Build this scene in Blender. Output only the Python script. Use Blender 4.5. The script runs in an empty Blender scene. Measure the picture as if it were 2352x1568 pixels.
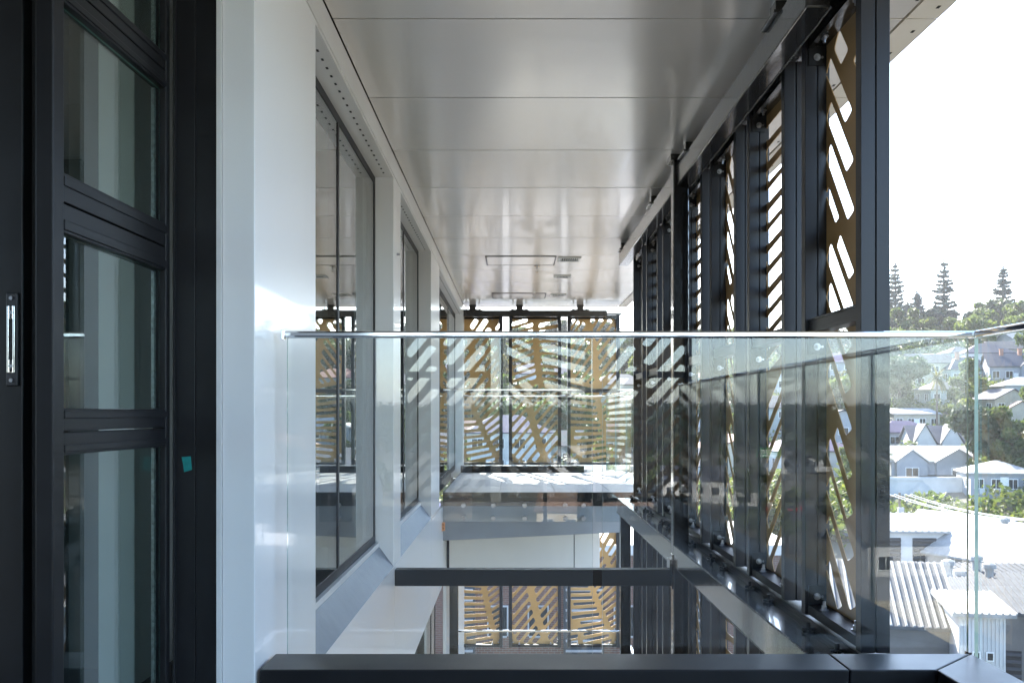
import bpy, bmesh, math, random
import numpy as np
from mathutils import Vector, Matrix
R = math.radians
EYE = 18.0                      # eye level above the valley floor; building coordinates below are relative to it
sc = bpy.context.scene
C = sc.collection

# ------------------------------------------------------------------ camera
cam_d = bpy.data.cameras.new('camera'); cam = bpy.data.objects.new('camera', cam_d); C.objects.link(cam)
cam.location = (0, 0, EYE); cam.rotation_euler = (R(90), 0, 0)
cam_d.sensor_width = 36; cam_d.lens = 33.75; cam_d.shift_x = -0.0009; cam_d.shift_y = 0.0697
cam_d.clip_start = 0.05; cam_d.clip_end = 6000
sc.camera = cam

# ------------------------------------------------------------------ sky and sun
SUN_EL, SUN_AZ = R(34.5), R(-12)          # azimuth clockwise from +Y
w = bpy.data.worlds.new('World'); sc.world = w; w.use_nodes = True
nt = w.node_tree
sky = nt.nodes.new('ShaderNodeTexSky'); sky.sky_type = 'NISHITA'; sky.sun_disc = False
sky.sun_elevation = SUN_EL; sky.sun_rotation = SUN_AZ; sky.air_density = 0.9; sky.dust_density = 1.0; sky.ozone_density = 1.2; sky.altitude = 300
bg = nt.nodes['Background']; bg.inputs['Strength'].default_value = 0.15
nt.links.new(sky.outputs['Color'], bg.inputs['Color'])
sd = bpy.data.lights.new('sun', 'SUN'); so = bpy.data.objects.new('sun', sd); C.objects.link(so)
sd.energy = 5.0; sd.angle = R(0.53); sd.color = (1.0, 0.94, 0.84)
S = Vector((math.sin(SUN_AZ)*math.cos(SUN_EL), math.cos(SUN_AZ)*math.cos(SUN_EL), math.sin(SUN_EL)))
so.rotation_euler = S.to_track_quat('Z', 'Y').to_euler(); so.location = (0, 60, 90)

sc.view_settings.view_transform = 'Standard'; sc.view_settings.look = 'None'
sc.view_settings.exposure = 2.6; sc.view_settings.gamma = 1.0; sc.view_settings.use_curve_mapping = False
cy = sc.cycles
cy.max_bounces = 10; cy.diffuse_bounces = 5; cy.glossy_bounces = 6; cy.transmission_bounces = 6
cy.transparent_max_bounces = 40; cy.sample_clamp_indirect = 6.0; cy.use_denoising = True
cy.caustics_reflective = True; cy.blur_glossy = 0.5

# ------------------------------------------------------------------ materials
M = {}
def nodes(name):
    m = bpy.data.materials.new(name); m.use_nodes = True; M[name] = m
    t = m.node_tree
    return m, t, t.nodes['Principled BSDF']
def mat(name, col, rough=.5, metal=0, var=.08, vs=6.0, bump=0, bs=20.0, coat=0, rvar=0, stretch=None, spec=.5):
    m, t, b = nodes(name)
    b.inputs['Roughness'].default_value = rough; b.inputs['Metallic'].default_value = metal
    b.inputs['Coat Weight'].default_value = coat; b.inputs['Coat Roughness'].default_value = .05
    b.inputs['Specular IOR Level'].default_value = spec
    tc = t.nodes.new('ShaderNodeTexCoord'); vec = tc.outputs['Object']
    if stretch:
        mp = t.nodes.new('ShaderNodeMapping'); mp.inputs['Scale'].default_value = stretch
        t.links.new(vec, mp.inputs['Vector']); vec = mp.outputs['Vector']
    n = t.nodes.new('ShaderNodeTexNoise'); n.inputs['Scale'].default_value = vs; n.inputs['Detail'].default_value = 5
    t.links.new(vec, n.inputs['Vector'])
    r = t.nodes.new('ShaderNodeValToRGB')
    lo = [max(0, c*(1-var*2)) for c in col]; hi = [min(1, c*(1+var*2)) for c in col]
    r.color_ramp.elements[0].color = (*lo, 1); r.color_ramp.elements[1].color = (*hi, 1)
    r.color_ramp.elements[0].position = .3; r.color_ramp.elements[1].position = .7
    t.links.new(n.outputs['Fac'], r.inputs['Fac']); t.links.new(r.outputs['Color'], b.inputs['Base Color'])
    if name in ('ceiling_panel', 'tile_grey', 'white_panel'):
        oi = t.nodes.new('ShaderNodeObjectInfo'); hv = t.nodes.new('ShaderNodeHueSaturation'); rg = t.nodes.new('ShaderNodeMapRange'); rg.inputs['To Min'].default_value = .93; rg.inputs['To Max'].default_value = 1.05
        t.links.new(oi.outputs['Random'], rg.inputs['Value']); t.links.new(rg.outputs['Result'], hv.inputs['Value']); t.links.new(r.outputs['Color'], hv.inputs['Color']); t.links.new(hv.outputs['Color'], b.inputs['Base Color'])
    if rvar:
        mr = t.nodes.new('ShaderNodeMapRange'); mr.inputs['To Min'].default_value = max(0, rough-rvar); mr.inputs['To Max'].default_value = rough+rvar
        t.links.new(n.outputs['Fac'], mr.inputs['Value']); t.links.new(mr.outputs['Result'], b.inputs['Roughness'])
    if bump:
        n2 = t.nodes.new('ShaderNodeTexNoise'); n2.inputs['Scale'].default_value = bs; n2.inputs['Detail'].default_value = 2
        t.links.new(vec, n2.inputs['Vector'])
        bp = t.nodes.new('ShaderNodeBump'); bp.inputs['Strength'].default_value = bump; bp.inputs['Distance'].default_value = .02
        t.links.new(n2.outputs['Fac'], bp.inputs['Height']); t.links.new(bp.outputs['Normal'], b.inputs['Normal'])
    return m
def glass(name, tint, f0=.04):
    m, t, b = nodes(name); t.nodes.remove(b)
    out = t.nodes['Material Output']
    lw = t.nodes.new('ShaderNodeLayerWeight'); lw.inputs['Blend'].default_value = .5
    p = t.nodes.new('ShaderNodeMath'); p.operation = 'POWER'; p.inputs[1].default_value = 5
    ma = t.nodes.new('ShaderNodeMath'); ma.operation = 'MULTIPLY_ADD'; ma.inputs[1].default_value = 1-f0; ma.inputs[2].default_value = f0
    tr = t.nodes.new('ShaderNodeBsdfTransparent'); tr.inputs['Color'].default_value = (*tint, 1)
    gl = t.nodes.new('ShaderNodeBsdfGlossy'); gl.inputs['Roughness'].default_value = 0.0; gl.inputs['Color'].default_value = (1, 1, 1, 1)
    mx = t.nodes.new('ShaderNodeMixShader')
    t.links.new(lw.outputs['Facing'], p.inputs[0]); t.links.new(p.outputs[0], ma.inputs[0]); t.links.new(ma.outputs[0], mx.inputs[0])
    t.links.new(tr.outputs[0], mx.inputs[1]); t.links.new(gl.outputs[0], mx.inputs[2]); t.links.new(mx.outputs[0], out.inputs['Surface'])
    return m
mat('white_panel', (.79, .785, .78), .28, 0, .015, .8, .015, 1.3, coat=.25)
mat('ceiling_panel', (.72, .675, .625), .23, .42, .02, .7, .15, 2.4, coat=.10, stretch=(1.0, .8, 1))
mat('soffit', (.68, .64, .59), .45, 0, .02, 2)
mat('trim_white', (.70, .69, .68), .3, 0, .02, 2)
mat('black_frame', (.0085, .0085, .010), .38, 0, .15, 5, rvar=.07, spec=.32)
mat('black_beam', (.009, .009, .011), .45, 0, .1, 3, spec=.25)
mat('floor_dark', (.13, .13, .13), .5, 0, .1, 3)
mat('post_alu', (.021, .021, .025), .36, .12, .10, 4, stretch=(1, 1, .2), rvar=.05, spec=.4)
mat('black_steel', (.012, .012, .013), .20, 0, .15, 6, .07, 24, coat=.5)
mat('steel_beam_grey', (.30, .31, .33), .5, 0, .05, 3)
mat('chrome', (.82, .83, .85), .08, 1.0, .02, 3)
mat('bolt_zinc', (.38, .38, .40), .3, .9, .1, 30)
mat('bolt_black', (.03, .03, .033), .4, .4, .1, 30)
mat('gold', (.44, .265, .105), .42, .30, .05, 3, coat=.1)
mat('gasket', (.008, .008, .009), .55, 0, .05)
mat('spacer', (.6, .62, .62), .35, .6, .25, 90)
mat('ledge_grey', (.20, .215, .24), .5, 0, .04, 14, .03, 60)
mat('tile_grey', (.33, .325, .315), .5, 0, .10, 3, .03, 40, stretch=(.4, 4, 1))
mat('grout', (.10, .10, .10), .8)
mat('concrete', (.38, .38, .37), .75, 0, .10, 4)
mat('room_grey', (.20, .21, .205), .7, 0, .03)
mat('room_dark', (.06, .065, .065), .8, 0, .05)
mat('room_white', (.60, .62, .61), .6, 0, .02)
mat('tape', (.0, .21, .19), .55, 0, .1, 60, .2, 200)
mat('copper', (.72, .36, .18), .35, .6, .1, 30)
mat('vent_dark', (.015, .015, .016), .8)
mat('grille_white', (.66, .65, .63), .4, 0, .02)
glass('balustrade_glass', (.965, .982, .985), .040)
glass('window_glass', (.66, .73, .71), .075)
glass('house_pane', (.10, .12, .14), .05)
mat('glass_edge', (.25, .42, .38), .12, 0, .05, 20, coat=.5)
# outdoors
mat('ground', (.10, .095, .07), .95, 0, .35, .05)
mat('asphalt', (.07, .07, .072), .9, 0, .12, 1.5)
mat('lawn', (.08, .14, .025), .9, 0, .2, 1.0)
def leafmat(name, col, tr=.35):
    m, t, b = nodes(name)
    b.inputs['Roughness'].default_value = .55
    oi = t.nodes.new('ShaderNodeObjectInfo'); ge = t.nodes.new('ShaderNodeNewGeometry')
    ad = t.nodes.new('ShaderNodeMath'); ad.operation = 'ADD'
    t.links.new(oi.outputs['Random'], ad.inputs[0]); t.links.new(ge.outputs['Random Per Island'], ad.inputs[1])
    mr = t.nodes.new('ShaderNodeMapRange'); mr.inputs['From Max'].default_value = 2
    t.links.new(ad.outputs[0], mr.inputs['Value'])
    r = t.nodes.new('ShaderNodeValToRGB')
    r.color_ramp.elements[0].color = (col[0]*.55, col[1]*.6, col[2]*.6, 1); r.color_ramp.elements[1].color = (min(1, col[0]*1.6), min(1, col[1]*1.45), col[2]*1.2, 1)
    t.links.new(mr.outputs['Result'], r.inputs['Fac']); t.links.new(r.outputs['Color'], b.inputs['Base Color'])
    tl = t.nodes.new('ShaderNodeBsdfTranslucent'); t.links.new(r.outputs['Color'], tl.inputs['Color'])
    mx = t.nodes.new('ShaderNodeMixShader'); mx.inputs[0].default_value = tr
    t.links.new(b.outputs[0], mx.inputs[1]); t.links.new(tl.outputs[0], mx.inputs[2])
    t.links.new(mx.outputs[0], t.nodes['Material Output'].inputs['Surface'])
leafmat('leaf_mid', (.085, .12, .028), .5); leafmat('leaf_light', (.12, .15, .028), .5); leafmat('leaf_dark', (.042, .062, .024), .35)
leafmat('leaf_olive', (.11, .105, .036), .45); leafmat('leaf_pine', (.050, .072, .055), .2)
mat('bark', (.10, .075, .055), .9, 0, .2, 4)
for nme, c in {'wall_white': (.50, .50, .495), 'wall_blue': (.27, .29, .32), 'wall_cream': (.42, .38, .30), 'wall_grey': (.34, .34, .35), 'wall_taupe': (.27, .245, .225),
               'wall_teal': (.28, .33, .33), 'wall_tan': (.50, .42, .32), 'wall_charcoal': (.05, .052, .056)}.items():
    mat(nme, c, .7, 0, .05, .8)
for nme, c in {'roof_white': (.29, .29, .285), 'roof_slate': (.06, .064, .085), 'roof_purple': (.09, .07, .125), 'roof_grey': (.075, .077, .082), 'roof_red': (.19, .075, .055),
               'roof_blue': (.07, .09, .22), 'roof_brown': (.16, .11, .085)}.items():
    mat(nme, c, .75, 0, .08, 1.2, .1, 6, spec=.3)
mat('wall_shed', (.13, .123, .118), .8, 0, .08, 1)
mat('brick_chimney', (.33, .17, .12), .9, 0, .15, 5)
mat('frame_white', (.75, .75, .74), .5)
mat('louvre_dark', (.035, .035, .038), .5)
mat('pole_wood', (.16, .13, .10), .9, 0, .15, 3)
mat('wire', (.42, .43, .44), .5)
mat('car_red', (.40, .02, .02), .25, 0, .02, 2, coat=.8); mat('car_blue', (.04, .09, .22), .25, 0, .02, 2, coat=.8); mat('car_white', (.7, .7, .7), .25, 0, .02, 2, coat=.8)
mat('car_glass', (.02, .025, .03), .08); mat('tyre', (.02, .02, .02), .8)
mat('sign_green', (.02, .20, .06), .5); mat('paint_white', (.8, .8, .8), .6); mat('sign_blue', (.03, .07, .25), .5)
m, t, b = nodes('brick_wall')
tc = t.nodes.new('ShaderNodeTexCoord'); mp = t.nodes.new('ShaderNodeMapping'); mp.inputs['Rotation'].default_value = (R(90), 0, 0)
br = t.nodes.new('ShaderNodeTexBrick'); br.inputs['Scale'].default_value = 1.0; br.inputs['Brick Width'].default_value = .24; br.inputs['Row Height'].default_value = .086; br.inputs['Mortar Size'].default_value = .01
br.inputs['Color1'].default_value = (.15, .075, .055, 1); br.inputs['Color2'].default_value = (.11, .055, .045, 1); br.inputs['Mortar'].default_value = (.17, .15, .13, 1)
t.links.new(tc.outputs['Object'], mp.inputs['Vector']); t.links.new(mp.outputs['Vector'], br.inputs['Vector']); t.links.new(br.outputs['Color'], b.inputs['Base Color']); b.inputs['Roughness'].default_value = .9

# ------------------------------------------------------------------ mesh helpers
ORG = {}
class MB:
    def __init__(s): s.v = []; s.f = []
    def _add(s, vs, fs):
        n = len(s.v); s.v += [tuple(p) for p in vs]; s.f += [tuple(i+n for i in f) for f in fs]; return s
    def hexa(s, p):     # p: 4 bottom (ccw), 4 top
        return s._add(p, [(3, 2, 1, 0), (4, 5, 6, 7), (0, 1, 5, 4), (1, 2, 6, 5), (2, 3, 7, 6), (3, 0, 4, 7)])
    def box(s, x0, x1, y0, y1, z0, z1):
        return s.hexa([(x0, y0, z0), (x1, y0, z0), (x1, y1, z0), (x0, y1, z0), (x0, y0, z1), (x1, y0, z1), (x1, y1, z1), (x0, y1, z1)])
    def quad(s, a, b, c, d): return s._add([a, b, c, d], [(0, 1, 2, 3)])
    def prism(s, pts, axis, c0, c1):    # polygon (a,b) swept along axis
        def P(a, b, c): return {'x': (c, a, b), 'y': (a, c, b), 'z': (a, b, c)}[axis]
        n = len(pts); vs = [P(a, b, c0) for a, b in pts]+[P(a, b, c1) for a, b in pts]
        return s._add(vs, [tuple(range(n))[::-1], tuple(range(n, 2*n))]+[(i, (i+1) % n, (i+1) % n+n, i+n) for i in range(n)])
    def cyl(s, p0, p1, r, n=12, r2=None):
        p0 = Vector(p0); p1 = Vector(p1); r2 = r if r2 is None else r2
        d = (p1-p0).normalized(); a = d.orthogonal().normalized(); b = d.cross(a)
        vs = []
        for p, q in ((p0, r), (p1, r2)):
            for i in range(n):
                t = 2*math.pi*i/n; vs.append(p+(a*math.cos(t)+b*math.sin(t))*q)
        return s._add(vs, [tuple(range(n))[::-1], tuple(range(n, 2*n))]+[(i, (i+1) % n, (i+1) % n+n, i+n) for i in range(n)])
    def tube(s, pts, r, n=6):
        for a, b in zip(pts[:-1], pts[1:]): s.cyl(a, b, r, n)
        return s
    def build(s, name, material, parent=None, bevel=0, smooth=False, mats=None, fm=None):
        if parent is None:
            a = np.array(s.v); o = ((a[:, 0].min()+a[:, 0].max())/2, (a[:, 1].min()+a[:, 1].max())/2, a[:, 2].min())
        else: o = ORG[parent.name]
        me = bpy.data.meshes.new(name)
        me.from_pydata([(x-o[0], y-o[1], z-o[2]) for x, y, z in s.v], [], s.f)
        for k in ([material] if material else [])+(mats or []): me.materials.append(M[k])
        if fm: me.polygons.foreach_set('material_index', fm(s) if callable(fm) else fm)
        bm = bmesh.new(); bm.from_mesh(me); bmesh.ops.recalc_face_normals(bm, faces=bm.faces); bm.to_mesh(me); bm.free()
        if smooth: me.polygons.foreach_set('use_smooth', [True]*len(me.polygons))
        ob = bpy.data.objects.new(name, me); C.objects.link(ob)
        if parent is None: ob.location = (o[0], o[1], o[2]+EYE)
        else: ob.parent = parent
        ORG[ob.name] = o
        if bevel:
            bv = ob.modifiers.new('bevel', 'BEVEL'); bv.width = bevel; bv.segments = 2; bv.limit_method = 'ANGLE'
        return ob
def tag(o, label=None, cat=None, group=None, kind=None):
    if label: o['label'] = label
    if cat: o['category'] = cat
    if group: o['group'] = group
    if kind: o['kind'] = kind
    return o
def thing(name, label, cat, loc=(0, 0, 0), rz=0, group=None, local=False, kind=None):
    o = bpy.data.objects.new(name, None); C.objects.link(o); o.empty_display_size = .2
    o.location = (loc[0], loc[1], loc[2]+EYE); o.rotation_euler = (0, 0, rz)
    ORG[o.name] = (0, 0, 0) if local else tuple(loc)
    return tag(o, label, cat, group, kind)
def B(name, material, parent, *bx, **k):
    m = MB()
    for q in bx: m.box(*q)
    return m.build(name, material, parent, **k)
def copy_tree(o, parent=None):
    c = o.copy(); C.objects.link(c); c.parent = parent; ORG[c.name] = ORG.get(o.name, (0, 0, 0))
    for ch in list(o.children): copy_tree(ch, c)
    return c
F = 2205.0                                     # focal length in units of the 2352 px wide frame
# ================================================================== THE BUILDING
# ---- panes
def pane_front(parent, x0, x1, y, z0, z1, th=.012, material='balustrade_glass', name='pane'):
    return B(name, material, parent, (x0, x1, y, y+th, z0, z1), mats=['glass_edge'], fm=[1, 1, 0, 1, 0, 1])
def pane_side(parent, x, y0, y1, z0, z1, th=.012, material='balustrade_glass', name='pane'):
    return B(name, material, parent, (x, x+th, y0, y1, z0, z1), mats=['glass_edge'], fm=[1, 1, 1, 0, 1, 0])

# ---- clad wall on the left
WX, GX = -.753, -.868
wall = thing('clad_wall', 'glossy white panel wall with tall window bays along the left', 'wall', (WX, 8, -6))
for (y0, y1) in ((6.06, 6.436), (8.83, 9.825), (14.44, 14.9)):
    B('pier', 'white_panel', wall, (-.95, WX, y0, y1, -.966, 1.50), bevel=.003)
B('pier', 'white_panel', wall, (-.848, WX, 2.80, 3.665, -6, 1.50), bevel=.003)
B('corner_trim', 'trim_white', wall, (-.862, -.8485, 2.79, 2.85, -2, 1.5))
ys = [3.669, 6.10, 8.86, 11.6, 14.9]
for a, b_ in zip(ys[:-1], ys[1:]):
    if a > 8: z1 = -1.0
    else: z1 = -.968
    B('wall_panel', 'white_panel', wall, (WX-.03, WX, a, b_-.008, -1.845, z1), bevel=.002)
    if a < 6: B('wall_panel', 'white_panel', wall, (WX-.03, WX, a, b_-.008, -6, -1.853), bevel=.002)
B('wall_panel', 'white_panel', wall, (WX-.03, WX, 6.10, 7.0, -6, -1.853), bevel=.002)
B('wall_panel', 'white_panel', wall, (WX-.03, WX, 10.75, 14.9, -6, -1.853), bevel=.002)
MB().prism([(-.90, -.83), (-.866, -.815), (-.753, -.967), (-.90, -.967)], 'y', 3.667, 8.829).build('sill_ledge', 'ledge_grey', wall)
for (y0, y1) in ((3.667, 6.058), (6.438, 8.828)):
    B('sill_strip', 'trim_white', wall, (-.866, -.845, y0, y1, -.85, -.815))
# head trim strip up to the ceiling, with a groove
B('head_trim', 'trim_white', wall, (-.80, WX+.002, 2.80, 14.9, 1.503, 1.560), bevel=.002)
B('head_trim', 'trim_white', wall, (-.80, WX-.002, 2.80, 14.9, 1.565, 1.6365), bevel=.002)
B('head_groove', 'gasket', wall, (-.90, WX-.014, 2.80, 14.9, 1.50, 1.66))
for (y0, y1) in ((3.666, 6.059), (6.437, 8.829), (9.826, 14.439)):
    B('head_soffit', 'trim_white', wall, (-.90, WX-.002, y0, y1, 1.485, 1.5015))
    m = MB(); yy = y0+.06
    while yy < y1-.05:
        m.box(-.806, -.796, yy, yy+.022, 1.4825, 1.4845); yy += .10
    tag(m.build('vent_slots', 'vent_dark', wall), kind='stuff')
B('pier_cap_fixing', 'bolt_zinc', wall, (WX-.001, WX+.02, 6.22, 6.24, 1.02, 1.035))

def window(y0, y1, z0, z1, mull, fr=.045):
    fm_ = MB()
    x0, x1 = GX-.05, GX
    fm_.box(x0, x1, y0, y0+fr, z0, z1).box(x0, x1, y1-fr, y1, z0, z1).box(x0, x1, y0+fr, y1-fr, z0, z0+fr).box(x0, x1, y0+fr, y1-fr, z1-fr, z1)
    for q in mull: fm_.box(x0, x1, q-fr/2, q+fr/2, z0+fr, z1-fr)
    wf = fm_.build('window', 'black_beam', wall, bevel=.002)
    e = [y0+fr]+[q for q in mull]+[y1-fr]
    for i in range(len(e)-1):
        a = e[i]+(fr/2 if i else 0); b_ = e[i+1]-(fr/2 if i < len(e)-2 else 0)
        pane_side(wf, GX-.010, a, b_, z0+fr, z1-fr, .006, 'window_glass')
    return wf
window(3.667, 6.058, -.815, 1.484, [4.78])
window(6.438, 8.828, -.815, 1.484, [7.64])
window(9.827, 14.438, -.852, 1.484, [10.6, 11.4, 12.9], .075)
window(7.0, 10.75, -4.6, -1.853, [8.3, 10.2], .07)

# rooms behind the windows
tag(B('room_floor', 'room_dark', None, (-4.5, -.93, 1.2, 14.95, -1.0, -.853)), kind='structure')
tag(B('room_ceiling', 'room_grey', None, (-4.5, -.92, 1.2, 14.95, 1.66, 1.70)), kind='structure')
tag(B('room_wall', 'room_grey', None, (-4.6, -4.5, 1.2, 14.95, -1.0, 1.70)), kind='structure')
tag(B('room_wall', 'room_dark', None, (-4.5, -.95, 14.85, 14.95, -1.0, 1.70)), kind='structure')
tag(B('room_wall', 'room_dark', None, (-4.5, -1.290, 3.2, 3.3, -.853, 1.66)), kind='structure')
tag(B('room_wall', 'room_dark', None, (-4.5, -.95, 6.1, 6.2, -.853, 1.66)), kind='structure')
tag(B('room_column', 'room_white', None, (-1.288, -1.174, 2.98, 3.4, -.853, 1.66), bevel=.004), 'white column seen through the glazed sliding door', 'column')
tag(B('lower_room_wall', 'room_dark', None, (-4.5, -4.4, 3, 14.9, -6, -1.1)), kind='structure')
tag(B('rear_house_wall', 'wall_grey', None, (-1.5, -1.32, -3.2, 1.6, -1.0, 1.7)), kind='structure')

# ---- ceiling
ceil = thing('balcony_ceiling', 'satin grey-white metal panel ceiling over the walkway', 'ceiling', (.4, 6, 1.64), kind=None)
CJ = .0045
for k in range(-3, 15):
    y0, y1 = k+CJ, k+1-CJ
    if k == 14: y1 = 14.9
    B('ceiling_panel', 'ceiling_panel', ceil, (WX+.002, 1.625, y0, y1, 1.640, 1.655), bevel=.0015)
    so_ = B('eave_panel', 'soffit', ceil, (1.637, 1.77, y0, y1, 1.640, 1.655), bevel=.0015)
    m = MB()
    for q in range(4): m.box(1.715, 1.727, k+.12+q*.25, k+.145+q*.25, 1.6385, 1.6405)
    for q in range(3): m.box(1.602, 1.614, k+.2+q*.3, k+.225+q*.3, 1.6385, 1.6405)
    m.build('vent_slots', 'vent_dark', so_)['kind'] = 'stuff'
tag(B('roof_slab', 'vent_dark', None, (-5, 1.765, -3.3, 14.9, 1.67, 2.2), mats=['soffit'], fm=[0, 1, 1, 1, 1, 1]), kind='structure')
for (y0, y1) in ((10.05, 10.64), (13.15, 13.73)):
    h = MB(); t_ = .010
    x0, x1 = -.29, .458
    h.box(x0, x1, y0, y0+t_, 1.633, 1.6395).box(x0, x1, y1-t_, y1, 1.633, 1.6395).box(x0, x0+t_, y0, y1, 1.633, 1.6395).box(x1-t_, x1, y0, y1, 1.633, 1.6395)
    hh = h.build('access_hatch', 'gasket', ceil)
    B('hatch_lid', 'ceiling_panel', hh, (x0+t_+.003, x1-t_-.003, y0+t_+.003, y1-t_-.003, 1.635, 1.6394))
for (x0, x1, y0, y1) in ((.48, .72, 10.1, 10.36), (.49, .69, 11.43, 11.63), (.52, .74, 13.2, 13.42)):
    g = MB(); g.box(x0, x1, y0, y0+.03, 1.628, 1.6395).box(x0, x1, y1-.03, y1, 1.628, 1.6395).box(x0, x0+.03, y0+.03, y1-.03, 1.628, 1.6395).box(x1-.03, x1, y0+.03, y1-.03, 1.628, 1.6395)
    gg = g.build('air_grille', 'grille_white', ceil)
    B('grille_core', 'vent_dark', gg, (x0+.03, x1-.03, y0+.03, y1-.03, 1.637, 1.6394))
    for q in range(8):
        xx = x0+.035+q*(x1-x0-.07)/7.5
        B('grille_slat', 'grille_white', gg, (xx, xx+.006, y0+.03, y1-.03, 1.630, 1.6369))
for i, (x, y) in enumerate(((.27, 10.72), (.285, 13.12))):
    s = thing('fire_sprinkler', ['small chrome sprinkler head hanging beside the nearer ceiling hatch', 'small chrome sprinkler head hanging beside the farther ceiling hatch'][i], 'sprinkler', (x, y, 1.57), group='ceiling sprinklers')
    MB().cyl((x, y, 1.6395), (x, y, 1.634), .032, 16).build('escutcheon', 'chrome', s)
    MB().cyl((x, y, 1.634), (x, y, 1.60), .009, 8).cyl((x-.012, y, 1.60), (x-.004, y, 1.572), .003, 6).cyl((x+.012, y, 1.60), (x+.004, y, 1.572), .003, 6).build('frame_arms', 'chrome', s)
    MB().cyl((x, y, 1.572), (x, y, 1.569), .018, 12).build('deflector', 'chrome', s)

# ---- sliding door on the far left
door = thing('sliding_door', 'charcoal framed sliding door leaf with four stacked glass panes', 'door', (-.99, 2.75, -1.2), rz=R(-1.9))
ORG[door.name] = (-.99, 2.75, -1.2)
LX0, LX1 = -1.030, -.990
NY, FY = 2.11, 2.77
B('stile', 'black_frame', door, (LX0, LX1, NY, NY+.05, -1.2, 1.6), bevel=.003)
B('stile', 'black_frame', door, (LX0, LX1, FY-.028, FY, -1.2, 1.6), bevel=.003)
rails = [(1.025, .926), (.541, .406), (.010, -.095), (-.9, -1.1)]
zt = 1.6
for (zu, zl) in rails:
    md = (zu+zl)/2
    for (a, b_) in ((zl, md-.002), (md+.002, zu)):
        rl = B('rail', 'black_frame', door, (LX0+.002, LX1-.002, NY+.051, FY-.029, a, b_), bevel=.002)
        B('bead', 'black_frame', rl, (LX0+.004, LX1+.002, NY+.051, FY-.029, a+(.006 if a == zl else (b_-a)*.55), a+(b_-a)*(.45 if a == zl else .9)), bevel=.002)
    pn = B('pane', 'window_glass', door, (-1.014, -1.008, NY+.05, FY-.028, zu+.001, zt), mats=['glass_edge'], fm=[1, 1, 1, 0, 1, 0])
    B('spacer_bar', 'spacer', pn, (-1.024, -1.0155, FY-.052, FY-.040, zu+.004, zt-.004))
    B('spacer_bar', 'gasket', pn, (-1.026, -1.0145, FY-.040, FY-.028, zu+.004, zt-.004))
    zt = zl-.001
d2 = thing('door_leaf', 'black sliding door leaf edge with flush pull at the left border', 'door', (-1.2, 2.15, -1.2))
B('stile', 'black_frame', d2, (-1.30, -1.103, 2.16, 2.26, -1.2, 1.6), bevel=.003)
B('gasket_strip', 'gasket', d2, (-1.1025, -1.085, 2.20, 2.24, -1.2, 1.6), (-1.083, -1.062, 2.175, 2.24, -1.2, 1.6))
B('gasket_strip', 'black_frame', d2, (-1.060, -1.040, 2.21, 2.25, -1.2, 1.6), bevel=.002)
hx, hz = -1.1245, .165
hp = MB().box(hx-.0135, hx+.0135, 2.153, 2.1595, hz-.105, hz+.105).build('flush_pull', 'bolt_black', d2, bevel=.003)
m = MB().box(hx-.0085, hx-.0045, 2.149, 2.1529, hz-.075, hz+.075).box(hx+.0045, hx+.0085, 2.149, 2.1529, hz-.075, hz+.075)
m.box(hx-.0045, hx+.0045, 2.149, 2.1529, hz+.045, hz+.075).box(hx-.0045, hx+.0045, 2.149, 2.1529, hz-.075, hz-.045).build('pull_plate', 'chrome', hp, bevel=.001)
B('pull_cup', 'gasket', hp, (hx-.0044, hx+.0044, 2.1515, 2.1528, hz-.0449, hz+.0449))
for q in (-.092, .092, -.06, .06): MB().cyl((hx, 2.1528, hz+q), (hx, 2.1485, hz+q), .0042, 10).build('screw', 'bolt_zinc', hp)
jamb = thing('door_jamb', 'wide black door jamb beside the white corner post', 'door frame', (-.92, 2.82, -1.4))
B('jamb_board', 'black_frame', jamb, (-.990, -.925, 2.795, 2.9, -2, 1.62), bevel=.0015)
B('jamb_board', 'black_frame', jamb, (-.9235, -.8635, 2.795, 2.9, -2, 1.62), bevel=.0015)
B('jamb_stop', 'gasket', jamb, (-.9845, -.979, 2.778, 2.7945, -2, 1.62))
tag(MB().prism([(-.964, -.128), (-.938, -.126), (-.934, -.165), (-.957, -.172), (-.960, -.15)], 'y', 2.7938, 2.7948).build('masking_tape', 'tape', None), 'torn scrap of teal tape stuck on the black jamb', 'tape')

# ---- near balcony: floor, kerb, balustrade
tag(B('near_balcony_floor', 'floor_dark', None, (-1.32, 1.239, -2.7, 2.809, -1.12, -.852)), kind='structure')
kb = thing('balcony_kerb', 'black metal capped kerb along the near balcony edge', 'kerb', (.4, 2.9, -1.12))
def kerb(pts): return MB().prism(pts, 'z', -1.1, -.751).build('kerb_cap', 'black_frame', kb, bevel=.004)
kerb([(-.742, 2.81), (.985, 2.81), (.985, 3.0), (-.742, 3.0)])
kerb([(.988, 2.81), (1.238, 2.81), (1.428, 3.0), (.988, 3.0)])
kerb([(1.242, 2.808), (1.242, -2.4), (1.432, -2.4), (1.432, 2.998)])
def handrail(parent, a, b_, axis):
    if axis == 'x': return B('handrail', 'chrome', parent, (a[0], b_, a[1]-.018, a[1]+.018, a[2], a[2]+.021), bevel=.006)
    return B('handrail', 'chrome', parent, (a[0]-.018, a[0]+.018, a[1], b_, a[2], a[2]+.021), bevel=.006)
nb = thing('glass_balustrade', 'frameless clear glass balustrade with polished rail across the near balcony', 'balustrade', (.4, 3.04, -1.05))
pane_front(nb, -.714, .252, 3.035, -1.05, .2365)
pane_front(nb, .283, 1.440, 3.035, -1.05, .2365)
handrail(nb, (-.722, 3.041, .237), 1.486, 'x')
B('rail_end_bracket', 'chrome', nb, (-.732, -.7225, 3.02, 3.06, .230, .262), bevel=.002)
B('pane_clip', 'bolt_black', nb, (1.437, 1.447, 3.028, 3.054, -.78, -.755))
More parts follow.
